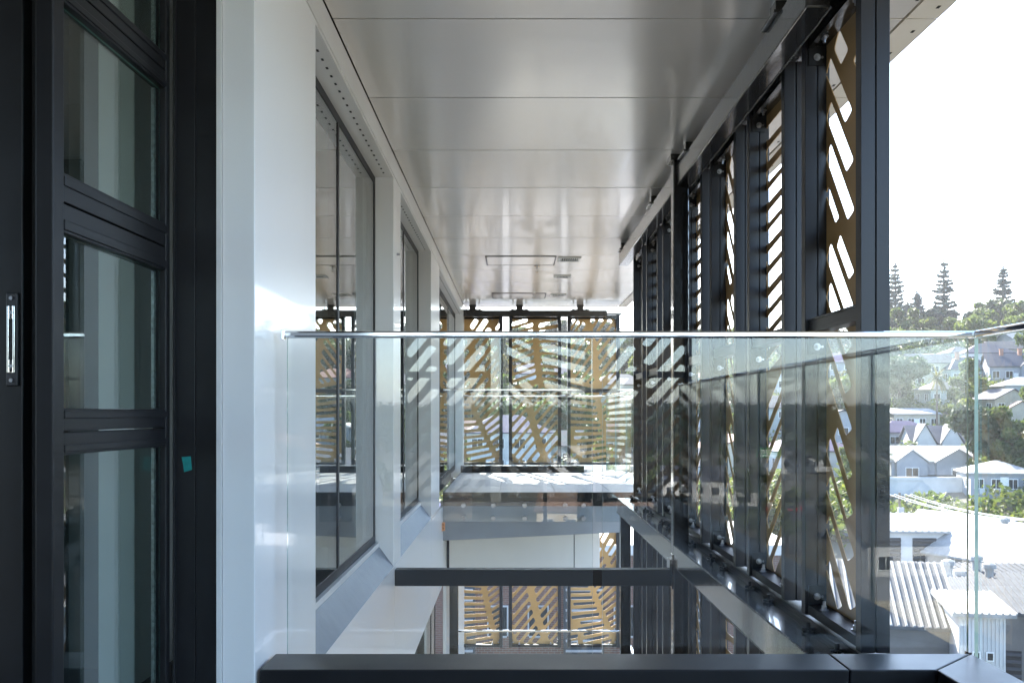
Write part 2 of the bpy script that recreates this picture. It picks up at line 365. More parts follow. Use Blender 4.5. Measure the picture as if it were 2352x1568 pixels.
sb = thing('side_glass_balustrade', 'clear glass side balustrade turning back at the right corner', 'balustrade', (1.466, 1, -1.05))
yj = [3.047, 2.16, 1.24, .35, -.55, -1.45, -2.35]
for a, b_ in zip(yj[:-1], yj[1:]):
    pane_side(sb, 1.461, b_+.008, a-.008, -1.05, .2365)
    B('joint_seal', 'gasket', sb, (1.4605, 1.4735, b_-.0075, b_+.0075, -1.05, .2365))
handrail(sb, (1.467, -2.35, .237), 3.0225, 'y')

# ---- steelwork on the right
def weld(parent, pts, r=.0045, seed=1):
    rnd = random.Random(seed); m = MB()
    for a, b_ in zip(pts[:-1], pts[1:]):
        a = Vector(a); b_ = Vector(b_); n = max(2, int((b_-a).length/.03)); P = [a.lerp(b_, i/n)+Vector((rnd.uniform(-1, 1), 0, rnd.uniform(-1, 1)))*.0012 for i in range(n+1)]
        m.tube(P, r, 5)
    return m.build('weld_bead', 'black_steel', parent, smooth=True)
ub = thing('upper_beam', 'glossy black steel beam under the ceiling, nearer length', 'beam', (1.085, 4.7, 1.45), group='steel beams above the screens')
B('web', 'black_steel', ub, (1.040, 1.130, 3.41, 6.075, 1.440, 1.565), bevel=.006)
weld(ub, [(1.040, 3.41, 1.440), (1.040, 6.07, 1.440)], .003, 2); weld(ub, [(1.131, 3.41, 1.440), (1.131, 6.07, 1.440)], .004, 3)
ub2 = thing('upper_beam', 'glossy black steel beam under the ceiling, farther length past the column', 'beam', (1.085, 7.8, 1.45), group='steel beams above the screens')
B('web', 'black_steel', ub2, (1.040, 1.130, 6.225, 9.42, 1.440, 1.565), bevel=.006)
for p_, ys_ in ((ub, (3.86, 5.85)), (ub2, (7.3, 9.3))):
    for y in ys_:
        B('hanger', 'black_steel', p_, (1.045, 1.125, y-.04, y+.04, 1.580, 1.6395)); B('hanger_plate', 'black_steel', p_, (1.022, 1.15, y-.10, y+.10, 1.566, 1.580), bevel=.002)
tt = thing('top_track', 'dark channel track holding the tops of the side screens', 'track', (1.2, 6.2, 1.5))
B('channel', 'black_steel', tt, (1.145, 1.270, 3.15, 9.3, 1.520, 1.528)); B('flange', 'black_steel', tt, (1.132, 1.1445, 3.15, 9.3, 1.50, 1.56)); B('flange', 'black_steel', tt, (1.2705, 1.278, 3.15, 9.3, 1.49, 1.56))
col = thing('steel_column', 'tall square black steel column rising between the screens and the void', 'column', (1.07, 6.15, -6))
B('shaft', 'black_steel', col, (1.020, 1.118, 6.10, 6.20, -9, 1.60), bevel=.006)
B('cap_plate', 'black_steel', col, (1.0, 1.14, 6.08, 6.22, 1.601, 1.6395))
MB().box(1.012, 1.0195, 6.11, 6.19, -1.12, -.90).build('end_plate', 'black_steel', col)
for q in (-1.08, -.94):
    MB().cyl((1.012, 6.13, q), (.998, 6.13, q), .012, 6).cyl((1.012, 6.17, q), (.998, 6.17, q), .012, 6).build('bolt', 'bolt_black', col)
tag(B('steel_column', 'black_steel', None, (1.05, 1.15, 9.36, 9.46, -9, -.985), bevel=.006), 'black steel column below the far end of the lower beam', 'column')
lb = thing('lower_beam', 'glossy wet-looking black steel beam running under the side screens', 'beam', (1.08, 6, -.98))
B('web', 'black_steel', lb, (1.020, 1.150, 3.08, 6.099, -.975, -.836), bevel=.004); B('web', 'black_steel', lb, (1.020, 1.150, 6.201, 9.45, -.975, -.836), bevel=.004)
B('track', 'black_beam', lb, (1.1505, 1.275, 3.08, 9.4, -.845, -.820), bevel=.002); B('track_lip', 'black_beam', lb, (1.1505, 1.158, 3.08, 9.4, -.8195, -.800), bevel=.001)
weld(lb, [(1.021, 3.08, -.835), (1.021, 6.09, -.835)], .0055, 5); weld(lb, [(1.021, 6.21, -.835), (1.021, 9.45, -.835)], .0055, 6); weld(lb, [(1.021, 3.08, -.975), (1.021, 9.45, -.975)], .004, 7)
for k in range(7):
    for q in (.12, .45):
        y = 3.22+.9*k+q
        if abs(y-6.15) < .09: continue
        m = MB().cyl((1.128, y, -.836), (1.128, y, -.826), .016, 6).cyl((1.128, y, -.826), (1.128, y, -.800), .008, 8).cyl((1.128, y, -.833), (1.128, y, -.836), .022, 12)
        m.cyl((1.152, y, -.826), (1.104, y, -.826), .006, 8).cyl((1.128, y-.022, -.828), (1.128, y+.022, -.828), .006, 8)
        m.build('clamp_bolt', 'bolt_black', lb)
cb = thing('cross_beam', 'black steel beam spanning the void from white wall to column', 'beam', (.13, 6.15, -1.1))
B('web', 'black_beam', cb, (WX+.001, 1.0115, 6.105, 6.195, -1.100, -.996), bevel=.004)
B('end_cleat', 'black_steel', cb, (.995, 1.0117, 6.09, 6.21, -.995, -.93), bevel=.001)

# ---- perforated screens
def rounded(poly, r, n=3):
    out = []; N = len(poly)
    for i in range(N):
        p = np.array(poly[i]); a = np.array(poly[i-1])-p; b_ = np.array(poly[(i+1) % N])-p
        la, lb_ = np.linalg.norm(a), np.linalg.norm(b_); rr = min(r, la*.45, lb_*.45)
        A = p+a/la*rr; D = p+b_/lb_*rr
        for k in range(n+1):
            t_ = k/n; out.append(tuple((1-t_)**2*A+2*t_*(1-t_)*p+t_*t_*D))
    return out
def make_slots(W, H, leaves, seed):
    rnd = random.Random(seed); ribs = []; SP = np.zeros((0, 2)); SR = np.zeros(0); slots = []
    e_ = .014 if W > .7 else .036; X0, X1, Y0, Y1 = e_, W-e_, .03, H-.03
    for lf in leaves:
        P0, P1, P2 = [np.array(p, float)*np.array([W, H]) for p in lf[0]]
        ribs.append(np.array([(1-t_)**2*P0+2*t_*(1-t_)*P1+t_*t_*P2 for t_ in np.linspace(0, 1, 40)]))
    RB = np.concatenate(ribs); GAP = .030 if W > .7 else .024; LM = .07 if W > .7 else .13
    def free(a, e, wv):
        nonlocal SP, SR
        nv = np.array([-(e-a)[1], (e-a)[0]])/np.linalg.norm(e-a)*wv/2
        for q in (a, e):
            for z in (-1, 1):
                c = q+z*nv
                if not (X0 <= c[0] <= X1 and Y0 <= c[1] <= Y1): return False
        pts = a+(e-a)*np.linspace(.02, .98, 14)[:, None]
        if np.sqrt(((pts[:, None]-RB[None])**2).sum(-1)).min() < wv/2+.012: return False
        if len(SP) and (np.sqrt(((pts[:, None]-SP[None])**2).sum(-1))-SR[None]).min() < wv/2+GAP: return False
        return True
    def add(a, e, wv):
        nonlocal SP, SR
        slots.append((a, e, wv)); n = max(4, int(np.linalg.norm(e-a)/.02))
        SP = np.concatenate([SP, a+(e-a)*np.linspace(0, 1, n)[:, None]]); SR = np.concatenate([SR, np.full(n, wv/2)])
    for li, lf in enumerate(leaves):
        P, sp, (L0, L1), (R0, R1), mx, wd = ribs[li], lf[1], lf[2], lf[3], lf[4], lf[5]
        d = np.concatenate([[0], np.cumsum(np.linalg.norm(np.diff(P, axis=0), axis=1))])
        for side in (0, 1):
            s = sp*(.3+.5*side)
            while s < d[-1]:
                t_ = s/d[-1]; p = np.array([np.interp(s, d, P[:, 0]), np.interp(s, d, P[:, 1])])
                k = min(len(P)-2, int(t_*(len(P)-1))); tan = P[k+1]-P[k]; tan = tan/np.linalg.norm(tan)
                th = R((L0+(L1-L0)*t_) if side == 0 else (R0+(R1-R0)*t_)); dr = np.array([math.cos(th), math.sin(th)])
                sn = max(.35, abs(tan[0]*dr[1]-tan[1]*dr[0])); wv = wd*rnd.uniform(.9, 1.12); s += (wv+GAP+(.010 if W > .7 else .004))/sn
                best = None
                for st in (.014, .03, .06, .1, .15):
                    a = p+dr*((wv/2+st)/sn); ln = mx*rnd.uniform(.8, 1.05)
                    while ln > LM:
                        if free(a, a+dr*ln, wv): break
                        ln -= .015
                    if ln > LM: best = (a, a+dr*ln, wv); break
                if best: add(*best)
    # fill what is left with slots that follow their neighbours
    MID = np.array([(q[0]+q[1])/2 for q in slots]); NS = len(slots)
    for gy in np.arange(Y0, Y1, .028):
        for gx in np.arange(X0, X1, .028):
            c = np.array([gx, gy])
            if (np.sqrt(((SP-c)**2).sum(1))-SR).min() < .020+GAP or np.sqrt(((RB-c)**2).sum(1)).min() < .034: continue
            q = slots[int(((MID-c)**2).sum(1).argmin())]
            dr = (q[1]-q[0])/np.linalg.norm(q[1]-q[0])
            for wv in (.056, .042):
                if not free(c-dr*.025, c+dr*.025, wv): continue
                l0 = l1 = .025
                while l0 < .19 and free(c-dr*(l0+.012), c+dr*l1, wv): l0 += .02
                while l1 < .19 and free(c-dr*l0, c+dr*(l1+.012), wv): l1 += .012
                if l0+l1 > LM+.04: add(c-dr*l0, c+dr*l1, wv); break
    polys = []
    for (a, e, wv) in slots:
        dr = (e-a)/np.linalg.norm(e-a); nv = np.array([-dr[1], dr[0]])*wv/2; sk = dr*min(wv*.3, np.linalg.norm(e-a)*.2)
        polys.append(rounded([a+nv+sk, a-nv-sk*.3, e-nv, e+nv-sk*.2], (.42 if W > .7 else .26)*wv))
    return polys
LEAVES = [
    # (bezier in panel units), spacing, left dirs (deg), right dirs, max length, width
    [(((.97, .0), (.62, .20), (.30, .50)), .084, (196, 172), (18, 62), .42, .046), (((.40, .54), (.5, .75), (.25, 1.0)), .125, (232, 236), (52, 58), .46, .070)],
    [(((.52, 1.0), (.5, .8), (.60, .56)), .088, (196, 200), (14, -8), .44, .054), (((.35, .50), (.42, .25), (.75, .0)), .115, (228, 232), (48, 50), .52, .064)],
    [(((.90, .0), (.70, .22), (.55, .50)), .086, (192, 168), (20, 50), .48, .046), (((.55, .5), (.6, .75), (.35, 1.0)), .120, (230, 236), (50, 56), .46, .066)],
    [(((.42, 1.0), (.62, .8), (.56, .5)), .125, (131, 129), (-50, -52), .70, .078), (((.56, .5), (.50, .3), (.62, .0)), .115, (132, 134), (-47, -48), .70, .074)],
    [(((.62, 1.0), (.66, .7), (.58, .45)), .095, (180, 196), (4, 30), .50, .064), (((.58, .45), (.60, .2), (.72, .0)), .11, (214, 226), (40, 50), .55, .066)],
]
_sheets = {}
def sheet_mesh(W, H, kind):
    key = (W, H, kind)
    if key in _sheets: return _sheets[key]
    cu = bpy.data.curves.new('sheet_outline', 'CURVE'); cu.dimensions = '2D'; cu.fill_mode = 'BOTH'; cu.extrude = .0015
    def spl(pts):
        s = cu.splines.new('POLY'); s.points.add(len(pts)-1)
        for p, q in zip(s.points, pts): p.co = (q[0], q[1], 0, 1)
        s.use_cyclic_u = True
    spl([(.004, .01), (W-.004, .01), (W-.004, H-.01), (.004, H-.01)])
    for pl in make_slots(W, H, LEAVES[kind], 11+kind): spl(pl)
    ob = bpy.data.objects.new('tmp', cu); C.objects.link(ob); dg = bpy.context.evaluated_depsgraph_get()
    me = bpy.data.meshes.new_from_object(ob.evaluated_get(dg)); bpy.data.objects.remove(ob); bpy.data.curves.remove(cu)
    a = np.empty(len(me.vertices)*3); me.vertices.foreach_get('co', a); a = a.reshape(-1, 3)
    a = np.stack([a[:, 0], a[:, 2], a[:, 1]], 1); me.vertices.foreach_set('co', a.ravel()); me.update()
    me.name = 'perforated_sheet'; me.materials.clear(); me.materials.append(M['gold']); _sheets[key] = me
    return me
def make_panel(W, H, kind, label, group):
    p = thing('screen_panel', label, 'screen', local=True, group=group); D = .097
    for x in (0, W-.05):
        B('post', 'post_alu', p, (x, x+.05, 0, .0455, 0, H), (x+.006, x+.044, .0455, .0515, 0, H), (x, x+.05, .0515, D, 0, H), bevel=.0015)
    B('top_channel', 'black_steel', p, (.0505, W-.0505, .01, .085, H-.045, H-.004), (.0505, W-.0505, .01, .03, H-.058, H-.0455))
    B('bottom_channel', 'black_beam', p, (.0505, W-.0505, .01, .085, .004, .04), bevel=.001)
    zm = 1.115
    B('mid_rail', 'post_alu', p, (.0505, W-.0505, .012, .075, zm, zm+.012), (.0505, W-.0505, .015, .075, zm+.0125, zm+.047), (.0505, W-.0505, .012, .075, zm+.0475, zm+.056), bevel=.001)
    s = bpy.data.objects.new('sheet', sheet_mesh(W, H, kind)); C.objects.link(s); s.parent = p; s.location = (0, .086, 0)
    for x, sg in ((.0505, 1), (W-.0505, -1)):
        for z in (.042, H-.125, zm-.085):
            b_ = B('bracket', 'black_frame', p, (min(x, x+sg*.006), max(x, x+sg*.006), .012, .075, z, z+.075))
            m = MB().cyl((x+sg*.006, .045, z+.032), (x+sg*.010, .045, z+.032), .014, 14).cyl((x+sg*.010, .045, z+.032), (x+sg*.020, .045, z+.032), .009, 6).cyl((x+sg*.02, .045, z+.032), (x+sg*.026, .045, z+.032), .005, 8)
            m.cyl((x+sg*.006, .066, z+.032), (x+sg*.008, .066, z+.032), .005, 8)
            m.build('bolt', 'bolt_zinc', b_)
    for x in (.16, W-.16):
        for z0, z1 in ((.04, .075), (H-.05, H-.075)):
            m = MB().cyl((x, .04, z0), (x, .04, z0+(z1-z0)*.12), .017, 14).cyl((x, .04, z0), (x, .04, z0+(z1-z0)*.5), .011, 6).cyl((x, .04, z0), (x, .04, z1), .006, 8)
            m.build('stud', 'bolt_zinc', p)
    return p
def place_panel(proto, used, W, H, kind, loc, rz, label, group):
    if not used: o = proto; used.append(1)
    else: o = copy_tree(proto)
    o.location = (loc[0], loc[1], loc[2]+EYE); o.rotation_euler = (0, 0, rz); o['label'] = label; o['group'] = group
    for ch in o.children:
        if ch.name.startswith('sheet'): ch.data = sheet_mesh(W, H, kind)
    return o
ordn = ['nearest', 'second', 'third', 'fourth', 'fifth', 'sixth', 'farthest']
pr = make_panel(.66, 2.30, 3, 'x', 'x'); us = []
for k in range(7):
    place_panel(pr, us, .66, 2.30, [3, 4, 3, 4, 3, 4, 0][k], (1.160, 3.20+.9*k+.66, -.80), R(-90), f'{ordn[k]} dark-framed perforated screen of the right-hand row, upper storey', 'side screens on the upper storey')
pr = make_panel(.66, 2.60, 4, 'x', 'x'); us = []
for k in range(7):
    place_panel(pr, us, .66, 2.60, [4, 3, 4, 3, 4, 3, 0][k], (1.160, 3.20+.9*k+.66, -3.60), R(-90), f'{ordn[k]} dark-framed perforated screen of the right-hand row, below the lower beam', 'side screens on the lower storey')
nm3 = ['left', 'middle', 'right']
pr = make_panel(.805, 2.30, 0, 'x', 'x'); us = []
for k in range(3):
    place_panel(pr, us, .805, 2.30, [0, 1, 2][k], (-.963+.9*k, 14.75, -.80), 0, f'{nm3[k]} golden leaf-cut screen closing the far balcony', 'end screens of the far balcony')
for k in range(3):
    place_panel(pr, us, .805, 2.30, [3, 4, 3][k], (-.20+.9*k, -2.5, -.80), R(180), f'{nm3[k]} perforated screen behind the camera, seen only mirrored in the glass', 'screens behind the near balcony')
pr = make_panel(.805, 2.60, 0, 'x', 'x'); us = []
for k in range(3):
    place_panel(pr, us, .805, 2.60, [2, 1, 0][k], (-.963+.9*k, 14.75, -3.60), 0, f'{nm3[k]} golden leaf-cut screen at the end of the balcony below', 'end screens of the lower balcony')
eb = thing('end_beam', 'dark steel beam on three stub hangers above the far screens', 'beam', (.2, 14.6, 1.45))
B('web', 'black_steel', eb, (-.75, 1.43, 14.55, 14.66, 1.46, 1.555), bevel=.004)
B('track', 'black_steel', eb, (-.95, 1.67, 14.735, 14.86, 1.505, 1.53))
for x in (-.61, .10, 1.02):
    B('hanger', 'black_steel', eb, (x-.05, x+.05, 14.55, 14.66, 1.568, 1.6395))
    pl = B('hanger_plate', 'black_steel', eb, (x-.14, x+.14, 14.53, 14.68, 1.5555, 1.5675))
    for q in (-.10, .10): MB().cyl((x+q, 14.6, 1.5675), (x+q, 14.6, 1.605), .010, 6).build('bolt', 'bolt_black', pl)

# ---- far balcony
fb = thing('far_balcony', 'far balcony slab with black edge strip and pale tapered steel beam', 'balcony', (.3, 12.4, -1.4))
B('slab', 'concrete', fb, (WX+.001, 1.60, 10.42, 14.5, -1.20, -.862))
B('edge_strip', 'black_frame', fb, (WX+.001, 1.31, 10.30, 10.33, -.945, -.850), bevel=.002)
B('edge_strip', 'black_frame', fb, (WX+.001, 1.31, 10.3305, 10.419, -1.0, -.856))
MB().prism([(-.78, -.947), (1.16, -.947), (1.16, -1.285), (-.78, -1.375)], 'y', 10.345, 10.40).build('tapered_beam', 'steel_beam_grey', fb)
B('fascia_panel', 'trim_white', fb, (WX+.03, .690, 10.9, 10.93, -1.86, -1.21), bevel=.002); B('fascia_panel', 'trim_white', fb, (.70, .985, 10.9, 10.93, -1.86, -1.21), bevel=.002)
B('fascia_joint', 'gasket', fb, (WX+.001, WX+.029, 10.91, 10.94, -1.86, -1.21)); B('fascia_joint', 'gasket', fb, (.685, .705, 10.9305, 10.95, -1.86, -1.21))
B('soffit_panel', 'trim_white', fb, (WX+.001, 1.05, 10.95, 14.4, -1.90, -1.865))
fl = tag(B('far_balcony_floor', 'grout', None, (WX+.002, 1.60, 10.335, 14.45, -.8615, -.856)), kind='structure')
t0 = MB().box(-.298, .298, -.598, .598, 0, .006).build('tile', 'tile_grey', fl, bevel=.001)
ORG['x'] = 0; first = True
me_tile = t0.data
a = np.empty(len(me_tile.vertices)*3); me_tile.vertices.foreach_get('co', a); a = a.reshape(-1, 3)+np.array(ORG[fl.name]); me_tile.vertices.foreach_set('co', a.ravel())
o = ORG[fl.name]
for i in range(4):
    for j in range(3):
        tl = t0 if first else t0.copy()
        if not first: C.objects.link(tl)
        first = False
        tl.parent = fl; tl.location = (-.543+.6*i+.1-o[0], 10.335+.60+1.2*j-o[1], -.858-o[2])
fk = tag(B('balcony_kerb', 'black_frame', None, (WX+.003, 1.02, 13.75, 13.94, -.851, -.757), bevel=.004), 'black kerb at the foot of the far golden screens', 'kerb')
fg = thing('glass_balustrade', 'clear glass balustrade with bolted fixings on the front of the far balcony', 'balustrade', (.3, 10.28, -1.16))
for (x0, x1) in ((-.74, .325), (.365, .855), (.885, 1.30)): pane_front(fg, x0, x1, 10.275, -1.163, .2365)
handrail(fg, (-.75, 10.281, .237), 1.31, 'x')
for x in (-.53, -.21, .125, .56, .755):
    for z in (-.99, -1.128): MB().cyl((x, 10.262, z), (x, 10.344, z), .025, 18).build('standoff', 'bolt_zinc', fg, bevel=.002)
fg2 = thing('glass_balustrade', 'clear glass balustrade standing in front of the far golden screens', 'balustrade', (.3, 13.98, -1.0))
for (x0, x1) in ((-.70, .12), (.15, .98), (1.0, 1.33)): pane_front(fg2, x0, x1, 13.98, -.95, .2365)
handrail(fg2, (-.72, 13.986, .237), 1.36, 'x')
fg3 = thing('glass_balustrade', 'clear glass side balustrade along the open right edge of the far balcony', 'balustrade', (1.36, 12, -1.0))
for (y0, y1) in ((10.36, 11.5), (11.53, 12.7), (12.73, 13.95)): pane_side(fg3, 1.355, y0, y1, -1.0, .2365)
handrail(fg3, (1.361, 10.32, .237), 13.96, 'y')
cbk = thing('copper_bracket', 'small bare copper-coloured hinge bracket on the corner of far balcony', 'bracket', (-.755, 10.25, -1.25))
B('plate', 'copper', cbk, (-.782, -.725, 10.240, 10.246, -1.255, -1.165)); B('plate', 'copper', cbk, (WX+.001, WX+.006, 10.16, 10.2395, -1.255, -1.165))
for z in (-1.23, -1.19): MB().cyl((-.75, 10.2399, z), (-.75, 10.233, z), .011, 10).build('rivet', 'bolt_black', cbk)

# ---- balcony below
lbal = thing('lower_balcony', 'lower balcony slab with dark edge glimpsed beneath the cross beam', 'balcony', (.3, 13, -3.9))
B('slab', 'tile_grey', lbal, (WX+.001, 1.60, 11.62, 14.5, -3.95, -3.66)); B('edge_strip', 'black_frame', lbal, (WX+.001, 1.45, 11.56, 11.615, -3.80, -3.62))
lg = thing('glass_balustrade', 'clear glass balustrade of the balcony one storey down', 'balustrade', (.3, 11.5, -3.9))
for (x0, x1) in ((-.70, .06), (.09, .78), (.81, 1.25)): pane_front(lg, x0, x1, 11.5, -3.9, -2.62)
handrail(lg, (-.71, 11.506, -2.62), 1.27, 'x'); handrail(lg, (1.31, 10.3, -2.62), 11.52, 'y')
pane_side(lg, 1.304, 10.32, 11.48, -3.9, -2.621)
tag(B('steel_column', 'black_steel', None, (-.735, -.635, 11.1, 11.2, -9, -1.905), bevel=.005), 'black steel post standing against the white wall on the lower balcony', 'column')
# ================================================================== THE VALLEY AND THE HILL
random.seed(5); rng = np.random.default_rng(7)
FR = [(0, -17), (75, -17), (92, -16.3), (108, -14.0), (124, -10.8), (142, -8.2), (165, -7.8), (195, -.5), (225, 5), (262, 12), (315, 19), (450, 21), (1500, 10), (5000, 0)]
BK = [(0, -17), (180, -17), (300, -14), (450, -6), (650, 1), (1500, 2), (5000, 0)]
def T(x, y):
    x = np.asarray(x, float); y = np.asarray(y, float); r = np.hypot(x, y)+1e-6; c = y/r
    wf = np.clip((c+.2)/.5, 0, 1); wf = wf*wf*(3-2*wf)
    zf = np.interp(r, *zip(*FR)); zb = np.interp(r, *zip(*BK))
    az = np.degrees(np.arctan2(x, y)); zf = zf+np.clip((az-20)/10, 0, 1)*np.clip((r-180)/120, 0, 1)*5
    n = np.sin(x*.031+1.3)*np.cos(y*.027)+.5*np.sin(x*.083)*np.sin(y*.071+.6)
    return wf*zf+(1-wf)*zb+n*np.clip((r-90)/100, 0, 1)*1.1
m = MB()
radii = list(np.linspace(6, 90, 15))+list(np.linspace(98, 460, 52))+[520, 620, 780, 1000, 1400, 2000, 3000, 4800]; NA = 144
P = [(0, 0, -17)]
for r in radii:
    a = np.arange(NA)*2*math.pi/NA; X = r*np.sin(a); Y = r*np.cos(a); P += list(zip(X, Y, T(X, Y)))
m.v = [tuple(map(float, p)) for p in P]
m.f = [(0, 1+i, 1+(i+1) % NA) for i in range(NA)]
for k in range(len(radii)-1):
    for i in range(NA):
        j = (i+1) % NA; m.f.append((1+k*NA+i, 1+(k+1)*NA+i, 1+(k+1)*NA+j, 1+k*NA+j))
tag(m.build('ground', 'ground', None, smooth=True), kind='structure')
def spot(px, d): x = (px-1178)*d/F; return (x, d, float(T(x, d)))

# roads as thin sheets draped over the ground
def road(pts, w_, name='road', material='asphalt', lift=.12):
    m = MB(); L = []
    for i, (x, y) in enumerate(pts):
        a = np.array(pts[max(0, i-1)]); b_ = np.array(pts[min(len(pts)-1, i+1)]); t_ = (b_-a)/np.linalg.norm(b_-a); n = np.array([-t_[1], t_[0]])*w_/2
        for s in (1, -1):
            q = np.array([x, y])+s*n; L.append((q[0], q[1], max(float(T(q[0], q[1])), float(T(x, y)))+lift))
    m.v = L; m.f = [(2*i, 2*i+1, 2*i+3, 2*i+2) for i in range(len(pts)-1)]
    return tag(m.build(name, material, None), kind='structure')
road([(-60+i*6, 128-i*1.1+4*math.sin(i*.3)) for i in range(28)], 7)
road([(-130+i*8, -154-.05*i*8) for i in range(40)], 9)
road([(12+i*2, 30+i*4) for i in range(20)], 6)

# ---- buildings
HOUSES = []
def house(px, d, w_, dp, h, roof, rh, wallm, roofm, label, rz=0, wins=3, chim=0, storeys=1, name='house', sink=0.5, back=None, cross=None, group=None, door=True, zoff=0):
    if back: x, y = back; z = float(T(x, y))
    else: x, y, z = spot(px, d)
    z += zoff
    g = thing(name, label, 'house' if 'house' in name else 'building', (x, y, z), R(rz), group, local=True)
    HOUSES.append((x, y, max(w_, dp), label))
    X0, X1, Y0, Y1 = -w_/2, w_/2, -dp/2, dp/2; ov = .35
    wl = MB(); wl.box(X0, X1, Y0, Y1, -sink-1.5, h)
    rf = MB(); t_ = .16
    def slab(a, b_, c, d_):
        dn = Vector((0, 0, -t_)); q = [Vector(p) for p in (a, b_, c, d_)]
        rf.hexa([p+dn for p in q]+q)
    if roof == 'gx':     # ridge along x
        slab((X0-ov, Y0-ov, h-.08+t_), (X1+ov, Y0-ov, h-.08+t_), (X1+ov, 0, h+rh+t_), (X0-ov, 0, h+rh+t_)); slab((X0-ov, 0, h+rh+t_-.01), (X1+ov, 0, h+rh+t_-.01), (X1+ov, Y1+ov, h-.08+t_), (X0-ov, Y1+ov, h-.08+t_))
        wl.prism([(Y0, h), (Y1, h), (0, h+rh)], 'x', X0, X1)
    elif roof == 'gy':   # gable facing the front
        slab((X0-ov, Y0-ov, h-.08+t_), (0, Y0-ov, h+rh+t_), (0, Y1+ov, h+rh+t_), (X0-ov, Y1+ov, h-.08+t_)); slab((0, Y0-ov, h+rh+t_-.01), (X1+ov, Y0-ov, h-.08+t_), (X1+ov, Y1+ov, h-.08+t_), (0, Y1+ov, h+rh+t_-.01))
        wl.prism([(X0, h), (X1, h), (0, h+rh)], 'y', Y0, Y1)
    elif roof == 'hip':
        k = min(w_, dp)/2; a, b_ = (-w_/2+k, w_/2-k) if w_ >= dp else (0, 0); c, e = (0, 0) if w_ >= dp else (-dp/2+k, dp/2-k)
        V = [(X0-ov, Y0-ov, h), (X1+ov, Y0-ov, h), (X1+ov, Y1+ov, h), (X0-ov, Y1+ov, h), (a, c, h+rh), (b_, e, h+rh), (X0-ov, Y0-ov, h+.15), (X1+ov, Y0-ov, h+.15), (X1+ov, Y1+ov, h+.15), (X0-ov, Y1+ov, h+.15)]
        if w_ >= dp: fs = [(6, 7, 5, 4), (7, 8, 5), (8, 9, 4, 5), (9, 6, 4)]
        else: fs = [(6, 7, 4), (7, 8, 5, 4), (8, 9, 5), (9, 6, 4, 5)]
        rf._add(V, fs+[(3, 2, 1, 0), (0, 1, 7, 6), (1, 2, 8, 7), (2, 3, 9, 8), (3, 0, 6, 9)])
    elif roof == 'mono':
        slab((X0-ov, Y0-ov, h+.02+t_), (X1+ov, Y0-ov, h+.02+t_), (X1+ov, Y1+ov, h+rh+t_), (X0-ov, Y1+ov, h+rh+t_)); wl.prism([(Y0, h), (Y1, h), (Y1, h+rh-.02)], 'x', X0, X1)
    else:
        wl.box(X0-.1, X1+.1, Y0-.1, Y1+.1, h, h+.35); rf.box(X0+.15, X1-.15, Y0+.15, Y1-.15, h+.352, h+.42)
    if cross:            # list of (x, width, gable height): gabled bays facing the front
        for (cx, cw, ch) in cross:
            a, b_ = cx-cw/2, cx+cw/2; bh = h*.98; f_ = Y0-.6
            wl.box(a, b_, f_, Y0+.1, -sink-1.5, bh); wl.prism([(a, bh), (b_, bh), (cx, bh+ch)], 'y', f_, Y0+dp*.4)
            slab((a-.25, f_-.25, bh+t_-.1), (cx, f_-.25, bh+ch+t_), (cx, Y0+dp*.45, bh+ch+t_), (a-.25, Y0+dp*.45, bh+t_-.1)); slab((cx, f_-.25, bh+ch+t_-.01), (b_+.25, f_-.25, bh+t_-.1), (b_+.25, Y0+dp*.45, bh+t_-.1), (cx, Y0+dp*.45, bh+ch+t_-.01))
    wall_ = wl.build('wall', wallm, g); r_ = rf.build('roof', roofm, g)
    for c in range(chim):
        cx = X0+w_*(.3+.35*c); MB().box(cx-.35, cx+.35, -.9, -.3, h*.9, h+rh+.9).box(cx-.42, cx+.42, -.97, -.23, h+rh+.9, h+rh+1.05).build('chimney', 'brick_chimney', r_)
    def win(cx, cz, ww, wh, face='f', y=None):
        fr = .08
        def bx(m, a, b_, z0, z1, o0, o1):
            if face == 'f': yy = Y0 if y is None else y; m.box(a, b_, yy-o1, yy-o0, z0, z1)
            elif face == 'l': m.box(X0-o1, X0-o0, a, b_, z0, z1)
            else: m.box(X1+o0, X1+o1, a, b_, z0, z1)
        f_ = MB(); bx(f_, cx-ww/2-fr, cx-ww/2, cz-wh/2-fr, cz+wh/2+fr, .002, .07); bx(f_, cx+ww/2, cx+ww/2+fr, cz-wh/2-fr, cz+wh/2+fr, .002, .07)
        bx(f_, cx-ww/2, cx+ww/2, cz+wh/2, cz+wh/2+fr, .002, .07); bx(f_, cx-ww/2, cx+ww/2, cz-wh/2-fr, cz-wh/2, .002, .10); bx(f_, cx-.03, cx+.03, cz-wh/2, cz+wh/2, .03, .06)
        fo = f_.build('window', 'frame_white', g); p = MB(); bx(p, cx-ww/2, cx+ww/2, cz-wh/2, cz+wh/2, .01, .03); p.build('pane', 'car_glass', fo)
    for s in range(storeys):
        cz = h*(s+.52)/storeys
        taken = [(cx-cw/2-.6, cx+cw/2+.6) for (cx, cw, ch) in (cross or [])]
        for i in range(wins):
            cx = X0+w_*(i+.5)/wins
            if any(a < cx < b_ for a, b_ in taken): continue
            win(cx, cz, min(1.5, w_/wins*.5), min(1.35, h/storeys*.45))
        for (cx, cw, ch) in (cross or []): win(cx, cz, min(1.6, cw*.5), min(1.4, h/storeys*.5), y=Y0-.6)
        for i in range(2):
            win(Y0+dp*(i+.5)/2, cz, 1.1, min(1.3, h/storeys*.45), 'l'); 
